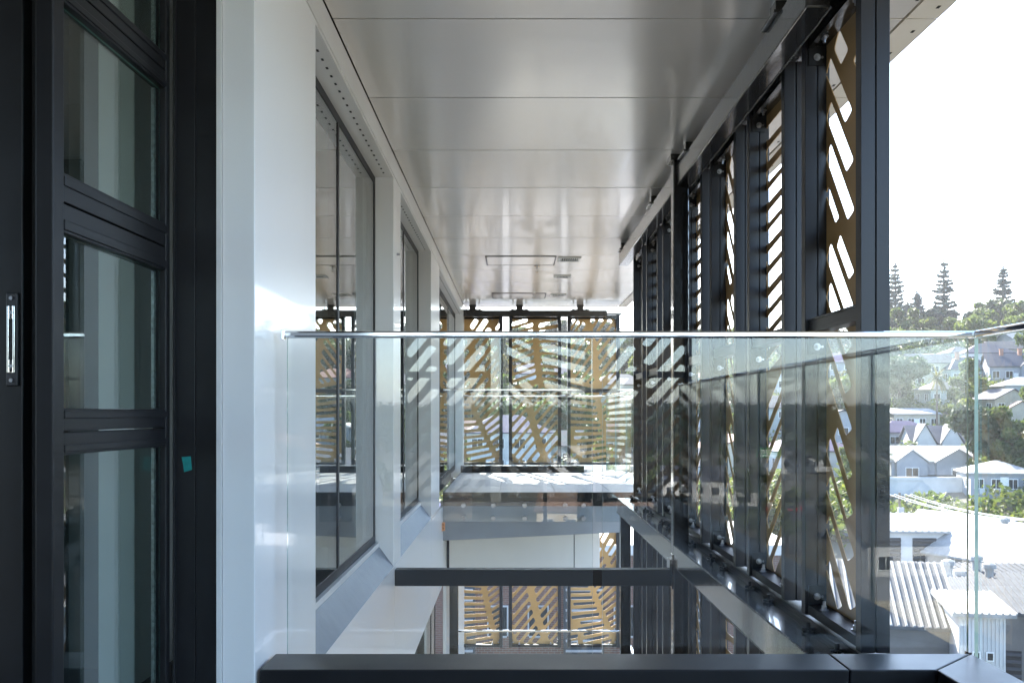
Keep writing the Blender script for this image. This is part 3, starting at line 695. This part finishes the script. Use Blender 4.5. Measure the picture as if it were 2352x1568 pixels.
    if door:
        dx = X0+w_*.5+(.9 if wins % 2 else 0)
        if not any(cx-cw/2-.6 < dx < cx+cw/2+.6 for (cx, cw, ch) in (cross or [])): MB().box(dx-.45, dx+.45, Y0-.05, Y0-.002, 0, 2.05).build('door', 'frame_white', g)
    return g

# seen to the right of the screens
house(2172, 152, 12.0, 8, 3.4, 'gx', 2.6, 'wall_white', 'roof_slate', 'white house with twin steep gables and slate roof', rz=-8, wins=4, storeys=1, cross=[(-4.3, 3.2, 3.0), (-.3, 3.2, 2.9)], zoff=-1.1)
house(2243, 150, 4.6, 8, 3.6, 'gy', 2.9, 'wall_white', 'roof_slate', 'white steep-gabled wing behind the corner of the glass', rz=12, wins=1, storeys=2, zoff=-1.4)
house(2122, 134, 11.5, 9, 3.2, 'gx', 1.9, 'wall_blue', 'roof_white', 'pale blue villa with white iron roof and two front gables', rz=-5, wins=4, cross=[(-3.2, 4.0, 1.6), (2.8, 5.6, 1.7)], zoff=-1.8)
house(2092, 170, 8, 5, 2.8, 'mono', 1.0, 'wall_cream', 'roof_white', 'low cream cottage with a bright flat roof above the twin-gabled house', rz=0, wins=4)
house(2070, 160, 9, 6, 2.4, 'hip', 2.0, 'wall_grey', 'roof_purple', 'low house with purple-grey hipped roof left of the twin gables', rz=0, wins=2)
house(2262, 214, 10, 7, 5.0, 'hip', 2.4, 'wall_white', 'roof_slate', 'tall white house high on the hill beside the glass corner', rz=-10, wins=4, storeys=2)
house(2216, 206, 11, 7, 3.0, 'hip', 2.9, 'wall_teal', 'roof_slate', 'grey-green bungalow with slate hip roof and one brick chimney', rz=8, wins=4, chim=1)
house(2322, 200, 10, 8, 3.4, 'gx', 2.8, 'wall_blue', 'roof_slate', 'blue-grey house with two brick chimneys at the right border', rz=-14, wins=4, chim=2, cross=[(3.2, 4.6, 2.3)])
house(2128, 208, 9.5, 7, 5.2, 'gx', 2.0, 'wall_cream', 'roof_grey', 'two-storey cream house with balcony on the middle of the hill', rz=6, wins=3, storeys=2)
house(2118, 238, 7, 5, 3, 'mono', .8, 'wall_grey', 'roof_white', 'small flat bright-roofed shed high on the hill', rz=0, wins=2)
house(2340, 158, 8, 7, 3.6, 'gy', 2.6, 'wall_cream', 'roof_brown', 'cream house with brown gable half out of frame', rz=-20, wins=2)
house(2350, 178, 9, 7, 3.2, 'hip', 1.8, 'wall_teal', 'roof_white', 'pale house with a white hip roof behind the brown gable', rz=-6, wins=3)
house(2288, 118, 7.5, 7, 2.4, 'hip', 1.5, 'wall_blue', 'roof_white', 'low house with broad white hip roof above the power lines', rz=-12, wins=4)
house(2130, 120, 16, 1.0, 1.6, 'flat', 0, 'wall_white', 'roof_white', 'long white garden wall below the blue villa', name='garden_wall', rz=-3, wins=0, door=False)
house(2310, 226, 9, 7, 3.0, 'gx', 2.0, 'wall_white', 'roof_grey', 'white cottage near the ridge below the lone pine', rz=-10, wins=3)
house(2180, 262, 10, 7, 3.4, 'gx', 2.0, 'wall_tan', 'roof_red', 'tan house with red roof tucked under the ridge trees', rz=4, wins=3)
for i, (px, d, l) in enumerate(((2062, 222, 'tiny white cottage beside the dark post high on the hill'), (2200, 234, 'small grey-roofed cottage above the chimneyed bungalow'), (2275, 246, 'small cream cottage under the lone pine'), (2335, 238, 'small white cottage at the right border near the ridge'), (2160, 186, 'small slate-roofed cottage in the trees left of the glass corner'), (2300, 172, 'small white cottage in the trees right of the glass corner'))):
    house(px, d, 7.5, 6, 2.8, ['gx', 'hip', 'gy'][i % 3], 1.8, ['wall_white', 'wall_teal', 'wall_cream'][i % 3], ['roof_grey', 'roof_slate', 'roof_brown', 'roof_white'][i % 4], l, rz=random.uniform(-15, 15), wins=3)
# workshops close below
def workshop(px, d, w_, dp, h, roof, rh, wallm, label, rz, ribs=None, base=-17, name='workshop', roofm='roof_white', ribm=None):
    x = (px-1178)*d/F
    g = house(0, 0, w_, dp, h, roof, rh, wallm, roofm, label, rz=rz, back=(x, d), wins=0, door=False, name=name, sink=0, zoff=base-float(T(x, d)))
    if ribs and roof in ('mono', 'gx', 'gy'):
        m = MB(); n = int(w_/ribs)
        rfp = [c for c in g.children if c.name.startswith('roof')][0]
        if roof in ('mono', 'gx'):
            for i in range(n+1):
                xx = -w_/2-.3+i*(w_+.6)/n; ya, za = -dp/2-.36, h+(.02 if roof == 'mono' else -.08)+.165; yb, zb = (dp/2+.36, h+rh+.165) if roof == 'mono' else (0, h+rh+.165)
                m.hexa([(xx, ya, za), (xx+ribs*.42, ya, za), (xx+ribs*.42, yb, zb), (xx, yb, zb), (xx+.01, ya, za+.06), (xx+ribs*.36, ya, za+.06), (xx+ribs*.36, yb, zb+.06), (xx+.01, yb, zb+.06)])
        m.build('roof_rib', ribm or roofm, rfp)['kind'] = 'stuff'
    return g
def louvre(g, x0, x1, y, z0, z1):
    f_ = B('vent_opening', 'vent_dark', g, (x0, x1, y-.06, y-.01, z0, z1)); n = max(3, int((z1-z0)/.35))
    for i in range(n):
        z = z0+(i+.3)*(z1-z0)/n; MB().hexa([(x0, y-.16, z), (x1, y-.16, z), (x1, y-.061, z+.12), (x0, y-.061, z+.12), (x0, y-.16, z+.03), (x1, y-.16, z+.03), (x1, y-.061, z+.15), (x0, y-.061, z+.15)]).build('louvre_slat', 'louvre_dark', f_)
def roof_vent(px, d, z, label):
    x = (px-1178)*d/F; v = thing('roof_vent', label, 'roof vent', (x, d, z), group='vents on the workshop roofs')
    MB().cyl((x, d, z-.6), (x, d, z+.55), .26, 14).build('stack', 'roof_white', v); MB().cyl((x, d, z+.55), (x, d, z+.80), .42, 14, .40).cyl((x, d, z+.80), (x, d, z+.92), .40, 14, .16).build('cowl', 'roof_white', v)
g = workshop(2085, 86, 7.0, 6, 6.7, 'gx', 1.2, 'wall_white', 'white workshop with broad bright roof and dark slatted bays', -4, .5); louvre(g, -.6, 1.4, -3, 3.6, 6.2); louvre(g, -3.2, -1.6, -3, 3.6, 6.2)
g = workshop(2215, 88, 5.6, 10, 5.0, 'gy', 2.6, 'wall_white', 'white gabled workshop beside the slatted workshop', 24, .5)
g = workshop(2288, 80, 6.2, 13, 5.0, 'gy', 2.7, 'wall_taupe', 'taupe-walled workshop with steep white gable near the glass corner', 24)
g = workshop(2352, 80, 6.2, 13, 5.0, 'gy', 2.7, 'wall_taupe', 'taupe-walled workshop with white gable cut by the right border', 24)
g = workshop(2330, 70, 9, 6, 4.6, 'mono', .5, 'wall_shed', 'grey shed with a low pale lean-to roof at the right', -2, .6); 
g = workshop(2200, 60, 16, 5.5, 6.0, 'mono', .55, 'wall_shed', 'long taupe workshop with flat ribbed silver roof and vents', -16, .4, roofm='roof_grey')
g = workshop(2120, 66, 15, 4.5, 5.7, 'mono', .5, 'wall_shed', 'long low grey shed behind the ribbed silver roof', -6, .4, roofm='roof_grey')
g = workshop(2335, 52, 9, 6, 6.6, 'mono', .7, 'wall_shed', 'taupe corner workshop with louvred wall at lower right', -16, .3, roofm='roof_grey'); louvre(g, -3.0, -.4, -3, 1.5, 4.8); louvre(g, .2, 3.0, -3, 1.5, 4.8)
g = workshop(1985, 46, 7.0, 4.2, 7.2, 'mono', 2.2, 'wall_shed', 'grey building with steep white ribbed roof beside the screens', -14, .30, roofm='roof_grey', ribm='roof_white'); louvre(g, -3.0, -.6, -2.1, 1.2, 5.2); louvre(g, .4, 3.0, -2.1, 1.2, 5.2)
g = workshop(2232, 43, 1.9, 3, 8.2, 'mono', .35, 'wall_white', 'small white ribbed-clad tower with two square windows', -10, .2)
for i in range(12):
    xx = -.9+i*.16; B('cladding_rib', 'wall_white', g, (xx, xx+.05, -1.54, -1.501, -1, 8.1))
for xx in (-.25, .3):
    f_ = B('window', 'frame_white', g, (xx-.16, xx+.16, -1.60, -1.545, 6.3, 6.7)); B('pane', 'car_glass', f_, (xx-.11, xx+.11, -1.615, -1.601, 6.35, 6.65))
for i, (px, d, z, l) in enumerate(((2178, 61, -10.2, 'boxy white roof vent, left of the pair on the silver roof'), (2205, 59, -10.5, 'mushroom roof vent standing on the silver roof edge'), (2242, 63, -10.2, 'low white roof vent behind the glass edge'), (2272, 61, -10.4, 'white capped roof vent right of the glass corner'), (2308, 80, -9.6, 'slim white flue on the taupe workshop gable'), (2072, 86, -10.2, 'small white vent on the bright workshop roof'))): roof_vent(px, d, z, l)
# seen ahead, through the golden screens
house(1085, 92, 11, 8, 5.4, 'gx', 2.2, 'wall_white', 'roof_blue', 'white house with blue roof seen through the left golden screen', rz=6, wins=4, storeys=2)
house(1232, 86, 10, 8, 5.2, 'gx', 2.0, 'wall_white', 'roof_white', 'white house with pale roof seen through the middle golden screen', rz=-8, wins=4, storeys=2)
house(1165, 140, 12, 8, 6.0, 'hip', 2.6, 'wall_white', 'roof_purple', 'white house with purple hipped roof high behind the middle screen', rz=4, wins=4, storeys=2)
house(1340, 98, 11, 8, 3.4, 'hip', 2.0, 'wall_blue', 'roof_white', 'pale blue bungalow seen through the right golden screen', rz=-4, wins=4)
house(1290, 150, 11, 8, 3.6, 'gx', 2.2, 'wall_teal', 'roof_slate', 'grey-green house behind the right golden screen', rz=10, wins=3)
house(1415, 118, 10, 8, 3.6, 'gx', 2.0, 'wall_white', 'roof_white', 'white house in the gap between golden screens and side screens', rz=-10, wins=3)
house(1060, 165, 12, 8, 4.0, 'gx', 2.4, 'wall_tan', 'roof_red', 'tan house with red roof far behind the left golden screen', rz=0, wins=4)
house(1420, 200, 12, 8, 4.0, 'hip', 2.4, 'wall_cream', 'roof_grey', 'cream hillside house behind the palm between the screens', rz=0, wins=4)
house(1250, 215, 12, 8, 4.4, 'gx', 2.4, 'wall_white', 'roof_slate', 'white hillside house high above the middle screen', rz=8, wins=4)
for i, (px, d) in enumerate(((1520, 130), (1600, 165), (1690, 140), (1780, 175), (1850, 135), (1930, 160), (1990, 190), (1560, 205), (1740, 215), (1900, 225))):
    house(px, d, 10+i % 3*1.5, 8, 3.2+(i % 2)*1.6, ['gx', 'hip', 'gy'][i % 3], 2.2, ['wall_white', 'wall_blue', 'wall_cream', 'wall_teal'][i % 4], ['roof_slate', 'roof_white', 'roof_red', 'roof_grey', 'roof_purple'][i % 5],
          f'{["white","pale blue","cream","grey-green"][i%4]} house with {["slate","white","red","grey","purple"][i%5]} roof glimpsed through the side screens', rz=random.uniform(-15, 15), wins=3, storeys=1+i % 2)
# brick block below the far balcony
bbk = thing('brick_building', 'brick building with dark louvred bays below the lower golden screens', 'building', (.8, 38, -17))
B('wall', 'brick_wall', bbk, (-7, 11, 38, 46, -19, -5.6)); B('parapet', 'wall_white', bbk, (-7.2, 11.2, 37.8, 46.2, -5.6, -5.2))
for (x0, x1) in ((-2.6, -1.5), (2.0, 3.6), (6.5, 8.0)):
    f_ = B('bay', 'wall_charcoal', bbk, (x0, x1, 37.85, 37.995, -12, -6.0))
    for i in range(14): B('louvre_slat', 'wall_grey', f_, (x0+.08, x1-.08, 37.75, 37.849, -11.8+i*.4, -11.72+i*.4))
for (x, z) in ((-.6, -8.2), (1.0, -8.2), (4.4, -8.2), (5.6, -8.2), (-.6, -10.4), (1.0, -10.4), (4.4, -10.4), (5.6, -10.4)):
    f_ = B('window', 'wall_grey', bbk, (x-.42, x-.36, 37.9, 37.995, z-.6, z+.6), (x+.36, x+.42, 37.9, 37.995, z-.6, z+.6), (x-.36, x+.36, 37.9, 37.995, z+.54, z+.6), (x-.36, x+.36, 37.88, 37.995, z-.66, z-.6)); B('pane', 'car_glass', f_, (x-.36, x+.36, 37.95, 37.99, z-.6, z+.54))
tag(B('low_roof', 'roof_white', None, (-6, 9, 22, 30.5, -8.9, -8.6)), 'flat white rooftop directly below the lower balcony', 'roof')
# behind the camera (mirrored in the near glass)
bl = [(-12, -70, 16, 'wall_white', 'roof_white', 'flat'), (26, -62, 20, 'wall_cream', 'roof_white', 'flat'), (44, -95, 18, 'wall_white', 'roof_grey', 'gx'), (12, -118, 16, 'wall_tan', 'roof_brown', 'gx'), (40, -52, 13, 'wall_white', 'roof_red', 'hip'),
      (70, -140, 16, 'wall_white', 'roof_white', 'gx'), (36, -180, 14, 'wall_white', 'roof_slate', 'gx'), (100, -200, 16, 'wall_cream', 'roof_white', 'hip'), (-30, -150, 16, 'wall_white', 'roof_grey', 'gx'), (16, -230, 14, 'wall_white', 'roof_white', 'hip'), (76, -250, 14, 'wall_white', 'roof_grey', 'gx')]
for i, (x, y, w_, wm, rm, rt) in enumerate(bl):
    house(0, 0, w_, 9, [5, 4.2, 4, 3.6][i % 4], rt, 2.4, wm, rm, 'building across the street mirrored in the near glass', rz=180+random.uniform(-12, 12), back=(x, y), wins=5, group='buildings mirrored in the glass')
# ---- cars
def car(x, y, rz, paint, label):
    z = float(T(x, y))+.12
    g = thing('parked_car', label, 'car', (x, y, z), rz, 'cars on the streets', local=True)
    pr_ = [(-2.1, .28), (2.1, .28), (2.15, .62), (1.95, .82), (1.0, .92), (.45, 1.38), (-1.1, 1.42), (-1.75, .95), (-2.12, .85)]
    m = MB().prism(pr_, 'y', -.82, .82); m.build('body', paint, g, bevel=.06)
    MB().prism([(.86, .93), (.42, 1.32), (-1.08, 1.35), (-1.6, .97)], 'y', -.826, .826).build('side_glass', 'car_glass', g)
    for sx in (-1.3, 1.3):
        for sy in (-1, 1):
            wl = MB().cyl((sx, sy*.66, .32), (sx, sy*.84, .32), .32, 16).build('wheel', 'tyre', g); MB().cyl((sx, sy*.841, .32), (sx, sy*.85, .32), .19, 12).build('rim', 'bolt_zinc', wl)
    for sy in (-.55, .55): MB().box(2.06, 2.17, sy-.18, sy+.18, .58, .72).build('headlight', 'paint_white', g)
    return g
car(1.4, 104, .2, 'car_red', 'red car parked below the houses, seen through the middle screen'); car(6.5, 100, .15, 'car_blue', 'blue car parked below the houses, seen through the middle screen'); car(58, 116, .1, 'car_white', 'white car on the hillside road beside the power pole')
car(42, -160.5, 3.2, 'car_red', 'red car mirrored in the near glass, left of two'); car(48.5, -161.5, 3.2, 'car_red', 'red car mirrored in the near glass, right of two')
sg = thing('street_sign', 'green road sign with white lines mirrored in the near glass', 'sign', (53.6, -195, -16))
B('board', 'sign_green', sg, (51, 56.2, -195.05, -195, -9.3, -7.3)); B('post', 'wall_grey', sg, (52, 52.15, -195.3, -195.06, -17, -7.3), (55, 55.15, -195.3, -195.06, -17, -7.3))
bd = sg.children[0]
for i in range(3): B('lettering', 'paint_white', bd, (51.4, 55.6-(i % 2)*.9, -194.999, -194.99, -7.95-i*.55, -7.7-i*.55))
# ---- power pole and wires
x, y, z = spot(2066, 100)
pp = thing('power_pole', 'timber power pole with white insulators on a crossarm below the villas', 'power pole', (x, y, z))
ptop = -8.3
MB().cyl((x, y, z-1), (x, y, ptop), .16, 10, .11).build('pole', 'pole_wood', pp)
ca = B('crossarm', 'pole_wood', pp, (x-1.3, x+1.3, y-.08, y+.08, ptop-.5, ptop-.36))
for q in (-1.15, -.55, .55, 1.15): MB().cyl((x+q, y, ptop-.36), (x+q, y, ptop-.16), .05, 8).build('insulator', 'frame_white', ca)
B('transformer', 'wall_grey', pp, (x-.3, x+.3, y-.5, y-.13, ptop-2.6, ptop-1.5))
x2, y2 = (2720-1178)*70/F, 70
tgt = (x2, y2, -7.0)
for i, q in enumerate((-1.15, -.55, .55, 1.15)):
    pts = []
    for k in range(25):
        t_ = k/24; pts.append((x+q+(x2+q-x-q)*t_, y+(y2-y)*t_, ptop-.15+(tgt[2]-ptop)*t_-1.6*4*t_*(1-t_)))
    tag(MB().tube(pts, .035, 5).build('power_line', 'wire', None), f'{["lowest","second","third","topmost"][i]} of four power lines sagging across the valley from the pole', 'power line', 'power lines')

# ================================================================== TREES
def leaf_cloud(cent, rad, n, size, seed, flat=.5):
    r = np.random.default_rng(seed); V = []; k = len(cent); w_ = rad[:, 0]*rad[:, 1]*rad[:, 2]; w_ = w_/w_.sum()
    idx = r.choice(k, n, p=w_); d = r.normal(size=(n, 3)); d /= np.linalg.norm(d, axis=1)[:, None]
    q = cent[idx]+d*rad[idx]*(r.uniform(.55, 1.05, n)**.6)[:, None]
    nrm = d*.7+r.normal(size=(n, 3))*.6; nrm /= np.linalg.norm(nrm, axis=1)[:, None]
    a = np.cross(nrm, r.normal(size=(n, 3))); a /= np.linalg.norm(a, axis=1)[:, None]; b_ = np.cross(nrm, a)
    s = size*r.uniform(.6, 1.4, n)[:, None]
    P = np.stack([q-a*s, q-b_*s*flat, q+a*s, q+b_*s*flat], 1)
    return P.reshape(-1, 3)
def quads_mesh(name, P, material):
    n = len(P)//4; me = bpy.data.meshes.new(name); me.vertices.add(4*n); me.vertices.foreach_set('co', P.ravel()); me.loops.add(4*n); me.loops.foreach_set('vertex_index', np.arange(4*n)); me.polygons.add(n)
    me.polygons.foreach_set('loop_start', np.arange(n)*4); me.polygons.foreach_set('loop_total', np.full(n, 4)); me.materials.append(M[material]); me.update(); me.validate()
    return me
def trunk_mesh(name, h, r, limbs, seed, material='bark'):
    rr = random.Random(seed); m = MB(); m.cyl((0, 0, -.6), (0, 0, h), r, 8, r*.55)
    for i in range(limbs):
        a = rr.uniform(0, 6.28); z = h*rr.uniform(.5, .95); l = h*rr.uniform(.35, .7); m.cyl((0, 0, z), (math.cos(a)*l*.7, math.sin(a)*l*.7, z+l*.7), r*.4, 6, r*.12)
    me = bpy.data.meshes.new(name); me.from_pydata(m.v, [], m.f); me.materials.append(M[material]); return me
PROTO = []
def proto_broad(seed, wd, ht, lo, material, n=2200, size=.34):
    r = np.random.default_rng(seed); k = 13; c = []; rad = []
    for i in range(k):
        a = r.uniform(0, 6.28); q = r.uniform(0, .75)*wd/2; z = lo+(ht-lo)*r.uniform(.15, .9); sh = 1-abs((z-lo)/(ht-lo)-.42)*.9
        c.append((math.cos(a)*q*sh, math.sin(a)*q*sh, z)); rr = wd*r.uniform(.13, .24); rad.append((rr, rr, rr*.72))
    P = leaf_cloud(np.array(c), np.array(rad), n, size, seed)
    return quads_mesh('crown', P, material), trunk_mesh('trunk', lo+(ht-lo)*.4, wd*.035, 6, seed)
PROTO += [proto_broad(1, 6.5, 6.0, 1.2, 'leaf_mid'), proto_broad(2, 5.0, 6.6, 1.4, 'leaf_light'), proto_broad(3, 8.0, 7.5, 1.6, 'leaf_dark', 2800, .4), proto_broad(4, 5.5, 4.4, .6, 'leaf_olive', 2000, .3), proto_broad(5, 4.0, 7.2, 1.0, 'leaf_mid', 1800, .3), proto_broad(6, 4.2, 3.0, .2, 'leaf_light', 1500, .26)]
def norfolk(seed, ht, base_r, sparse=1.0):
    r = np.random.default_rng(seed); c = []; rad = []; z = ht*.12
    L = []
    while z < ht*.97:
        f_ = 1-(z/ht); R_ = base_r*(f_**.75)*r.uniform(.75, 1.1)+.25; nb_ = 6
        off = r.uniform(0, 6.28)
        for i in range(nb_):
            if r.uniform() > sparse: continue
            a = off+6.283*i/nb_+r.uniform(-.2, .2); l = R_*r.uniform(.75, 1.1)
            for q in np.linspace(.25, 1, 5): L.append((math.cos(a)*l*q, math.sin(a)*l*q, z+.06*l*q+.12*l*q*q)); rad.append((.20*l*.5+.22, .20*l*.5+.22, .20+.04*l))
        z += ht*.048*r.uniform(.8, 1.2)
    L.append((0, 0, ht*.985)); rad.append((.25, .25, .7))
    P = leaf_cloud(np.array(L), np.array(rad), 9000, .50, seed, .4)
    return quads_mesh('crown', P, 'leaf_pine'), trunk_mesh('trunk', ht, .45, 0, seed)
def palm(seed, ht, fr, material='leaf_olive'):
    r = np.random.default_rng(seed); V = []
    for i in range(60):
        a = r.uniform(0, 6.28); e = r.uniform(-.9, 1.3); l = fr*r.uniform(.8, 1.1)
        p = np.array([0, 0, ht]); d = np.array([math.cos(a)*math.cos(e), math.sin(a)*math.cos(e), math.sin(e)]); side = np.cross(d, [0, 0, 1.0]); side /= np.linalg.norm(side)+1e-6
        for s in range(5):
            q = p+d*l/5; wd = .16*(1-s/5)+.03; V += [p-side*wd, p+side*wd, q+side*wd*.8, q-side*wd*.8]; p = q; d = d+np.array([0, 0, -.22]); d /= np.linalg.norm(d)
    return quads_mesh('crown', np.array(V), material), trunk_mesh('trunk', ht, .22, 0, seed)
def tree(pm, loc, s, rz, name, label, group=None, sz=1.0):
    o = bpy.data.objects.new(name, None); C.objects.link(o); o.location = (loc[0], loc[1], loc[2]+EYE); o.rotation_euler = (0, 0, rz); o.scale = (s, s, s*sz)
    tag(o, label, 'tree', group)
    for nme, me in (('trunk', pm[1]), ('crown', pm[0])):
        c = bpy.data.objects.new(nme, me); C.objects.link(c); c.parent = o
    return o
for i, (px, d, ht, br_, sp, l) in enumerate(((2056, 292, 26, 5.0, .95, 'dense Norfolk pine against the dark post on the skyline'), (2106, 300, 17, 4.6, .9, 'short Norfolk pine between the two tall ones'), (2168, 296, 26.5, 5.2, .72, 'tallest sparse Norfolk pine on the ridge'), (2304, 300, 23, 5.6, .9, 'lone Norfolk pine at the right end of the ridge'), (2085, 305, 14, 4.5, .9, 'low Norfolk pine half hidden beside the dense one'))):
    p_ = spot(px, d); tree(norfolk(30+i, ht, br_, sp), p_, 1, i, 'norfolk_pine', l, 'pines on the ridge')
tree(palm(50, 11, 3.0), spot(2152, 160), 1, 0, 'cabbage_palm', 'tall palm with shaggy crown in front of the cream house'); tree(palm(51, 9, 2.4), spot(1442, 96), 1, 1, 'cabbage_palm', 'palm rising in the gap beside the right golden screen'); tree(palm(52, 7, 2.4), spot(1345, 88), 1, 2, 'cabbage_palm', 'palm seen through the right golden screen')
kinds = ['spreading green', 'pale yellow-green', 'broad dark', 'low olive', 'slender green', 'small bright']
cnt = 0
def clear(x, y, rr):
    for (hx_, hy_, w_, l) in HOUSES:
        if math.hypot(hx_-x, hy_-y) < w_*.5+rr: return False
        if y > 0 and hy_ > y and hy_-y < 22 and abs(hx_*y/hy_-x) < w_*.46: return False     # keep house fronts open
    return True
cand = []; RENAME = []
rr = random.Random(21)
for i in range(5000):
    d = rr.choice([rr.uniform(100, 200), rr.uniform(170, 300), rr.uniform(105, 150)]); px = rr.choice([rr.uniform(2030, 2420), rr.uniform(2030, 2420), rr.uniform(1030, 1470), rr.uniform(1470, 2040)])
    x, y, z = spot(px, d); k = rr.randrange(6); s = rr.uniform(.8, 1.3)*(1.35 if d > 150 else 1)
    if d < 120: k = rr.choice([3, 5, 5])
    if d < 60: continue
    if not clear(x, y, 1.6*s): continue
    if any(math.hypot(a-x, b_-y) < 2.3*s for a, b_ in cand): continue
    cand.append((x, y)); near = min(HOUSES, key=lambda h_: math.hypot(h_[0]-x, h_[1]-y)); rel = 'behind' if y > near[1] else 'in front of'
    lb_ = ' '.join((f'{kinds[k]} tree {rel} the '+near[3]).split()[:12])
    while lb_.split()[-1] in ('the', 'with', 'and', 'a', 'of', 'on', 'seen', 'in', 'above', 'below', 'left', 'beside', 'behind', 'two', 'one', 'between', 'to', 'high', 'far', 'half', 'at', 'right', 'through', 'by'): lb_ = ' '.join(lb_.split()[:-1])
    o_ = tree(PROTO[k], (x, y, z), s, rr.uniform(0, 6.28), ['broadleaf_tree', 'broadleaf_tree', 'broadleaf_tree', 'shrub', 'broadleaf_tree', 'shrub'][k], lb_, 'hillside trees', rr.uniform(.85, 1.2)); cnt += 1; RENAME.append(o_)
    if cnt >= 285: break
RENAME += [o for o in C.objects if o.get('group') == 'buildings mirrored in the glass']
for i in range(26):
    x = rr.uniform(-60, 130); y = -rr.uniform(75, 260)
    if clear(x, y, 4): RENAME.append(tree(PROTO[rr.choice([0, 2, 4])], (x, y, float(T(x, y))), rr.uniform(1.0, 1.7), rr.uniform(0, 6), 'broadleaf_tree', 'tree across the street mirrored in the near glass', 'trees mirrored in the glass'))
# undergrowth covering the hill, and the wood along its crest
def scrub(name, label, n, dmin, dmax, pmin, pmax, size, hgt, material, seed, sgn=1):
    r = np.random.default_rng(seed); d = r.uniform(dmin, dmax, n); px = r.uniform(pmin, pmax, n); x = (px-1178)*d/F*sgn; y = d*sgn
    keep = np.ones(n, bool)
    for (hx_, hy_, w_, l) in HOUSES: keep &= np.hypot(x-hx_, y-hy_) > w_*.62
    x, y = x[keep], y[keep]; n = len(x); h = hgt*(.35+.65*np.abs(np.sin(x*.35+y*.21)*np.cos(y*.29-x*.13)))*r.uniform(0, 1, n)**.6
    q = np.stack([x, y, T(x, y)+h], 1); nr = r.normal(size=(n, 3))+np.array([0, -.3, .5]); nr /= np.linalg.norm(nr, axis=1)[:, None]
    a = np.cross(nr, r.normal(size=(n, 3))); a /= np.linalg.norm(a, axis=1)[:, None]; b_ = np.cross(nr, a); s = size*r.uniform(.6, 1.5, n)[:, None]
    me = quads_mesh(name, np.stack([q-a*s, q-b_*s*.55, q+a*s, q+b_*s*.55], 1).reshape(-1, 3), material)
    o = bpy.data.objects.new(name, me); C.objects.link(o); o.location = (0, 0, EYE); return tag(o, label, 'undergrowth', kind='stuff')
scrub('undergrowth', 'mixed green undergrowth between the hillside houses', 80000, 104, 260, 990, 2480, .38, 3.4, 'leaf_mid', 3)
scrub('undergrowth', 'olive bushes scattered over the hillside gardens', 45000, 100, 250, 990, 2480, .36, 2.6, 'leaf_light', 4)
scrub('ridge_wood', 'dark wood along the crest of the hill', 60000, 240, 345, 980, 2500, .55, 7.5, 'leaf_dark', 5)
scrub('far_wood', 'dark wooded hill across the valley mirrored in the near glass', 26000, 300, 640, 300, 2900, 1.5, 7, 'leaf_dark', 6, -1)

# number look-alikes from the left as the camera sees them
ORD = ['leftmost', 'second from left,', 'third from left,', 'fourth from left,', 'fifth from left,', 'sixth from left,', 'seventh from left,', 'eighth from left,', 'ninth from left,', 'tenth from left,'] + [f'{n} from left,' for n in ('11th', '12th', '13th', '14th', '15th', '16th', '17th', '18th', '19th', '20th', '21st', '22nd', '23rd', '24th', '25th', '26th', '27th', '28th', '29th', '30th')]
byl = {}
for o_ in RENAME + [o for o in C.objects if o.get('label', '').endswith('glimpsed through the side screens')]: byl.setdefault(o_['label'], []).append(o_)
for lb_, L in byl.items():
    if len(L) > 1:
        L.sort(key=lambda o: o.location.x/abs(o.location.y))
        for n, o_ in enumerate(L): o_['label'] = f'{ORD[min(n, len(ORD)-1)]} {lb_}'

# ================================================================== the air
hz_ = MB().box(-4900, 4900, -4900, 4900, -19.5, 62).build('haze', None, None)
hm = bpy.data.materials.new('haze_air'); hm.use_nodes = True; ht = hm.node_tree
ht.nodes.remove(ht.nodes['Principled BSDF']); pv = ht.nodes.new('ShaderNodeVolumePrincipled')
pv.inputs['Color'].default_value = (.93, .95, 1, 1); pv.inputs['Density'].default_value = .00018; pv.inputs['Anisotropy'].default_value = .2
ht.links.new(pv.outputs[0], ht.nodes['Material Output'].inputs['Volume']); hz_.data.materials.append(hm); tag(hz_, 'thin bright haze over the valley', 'haze', kind='stuff')
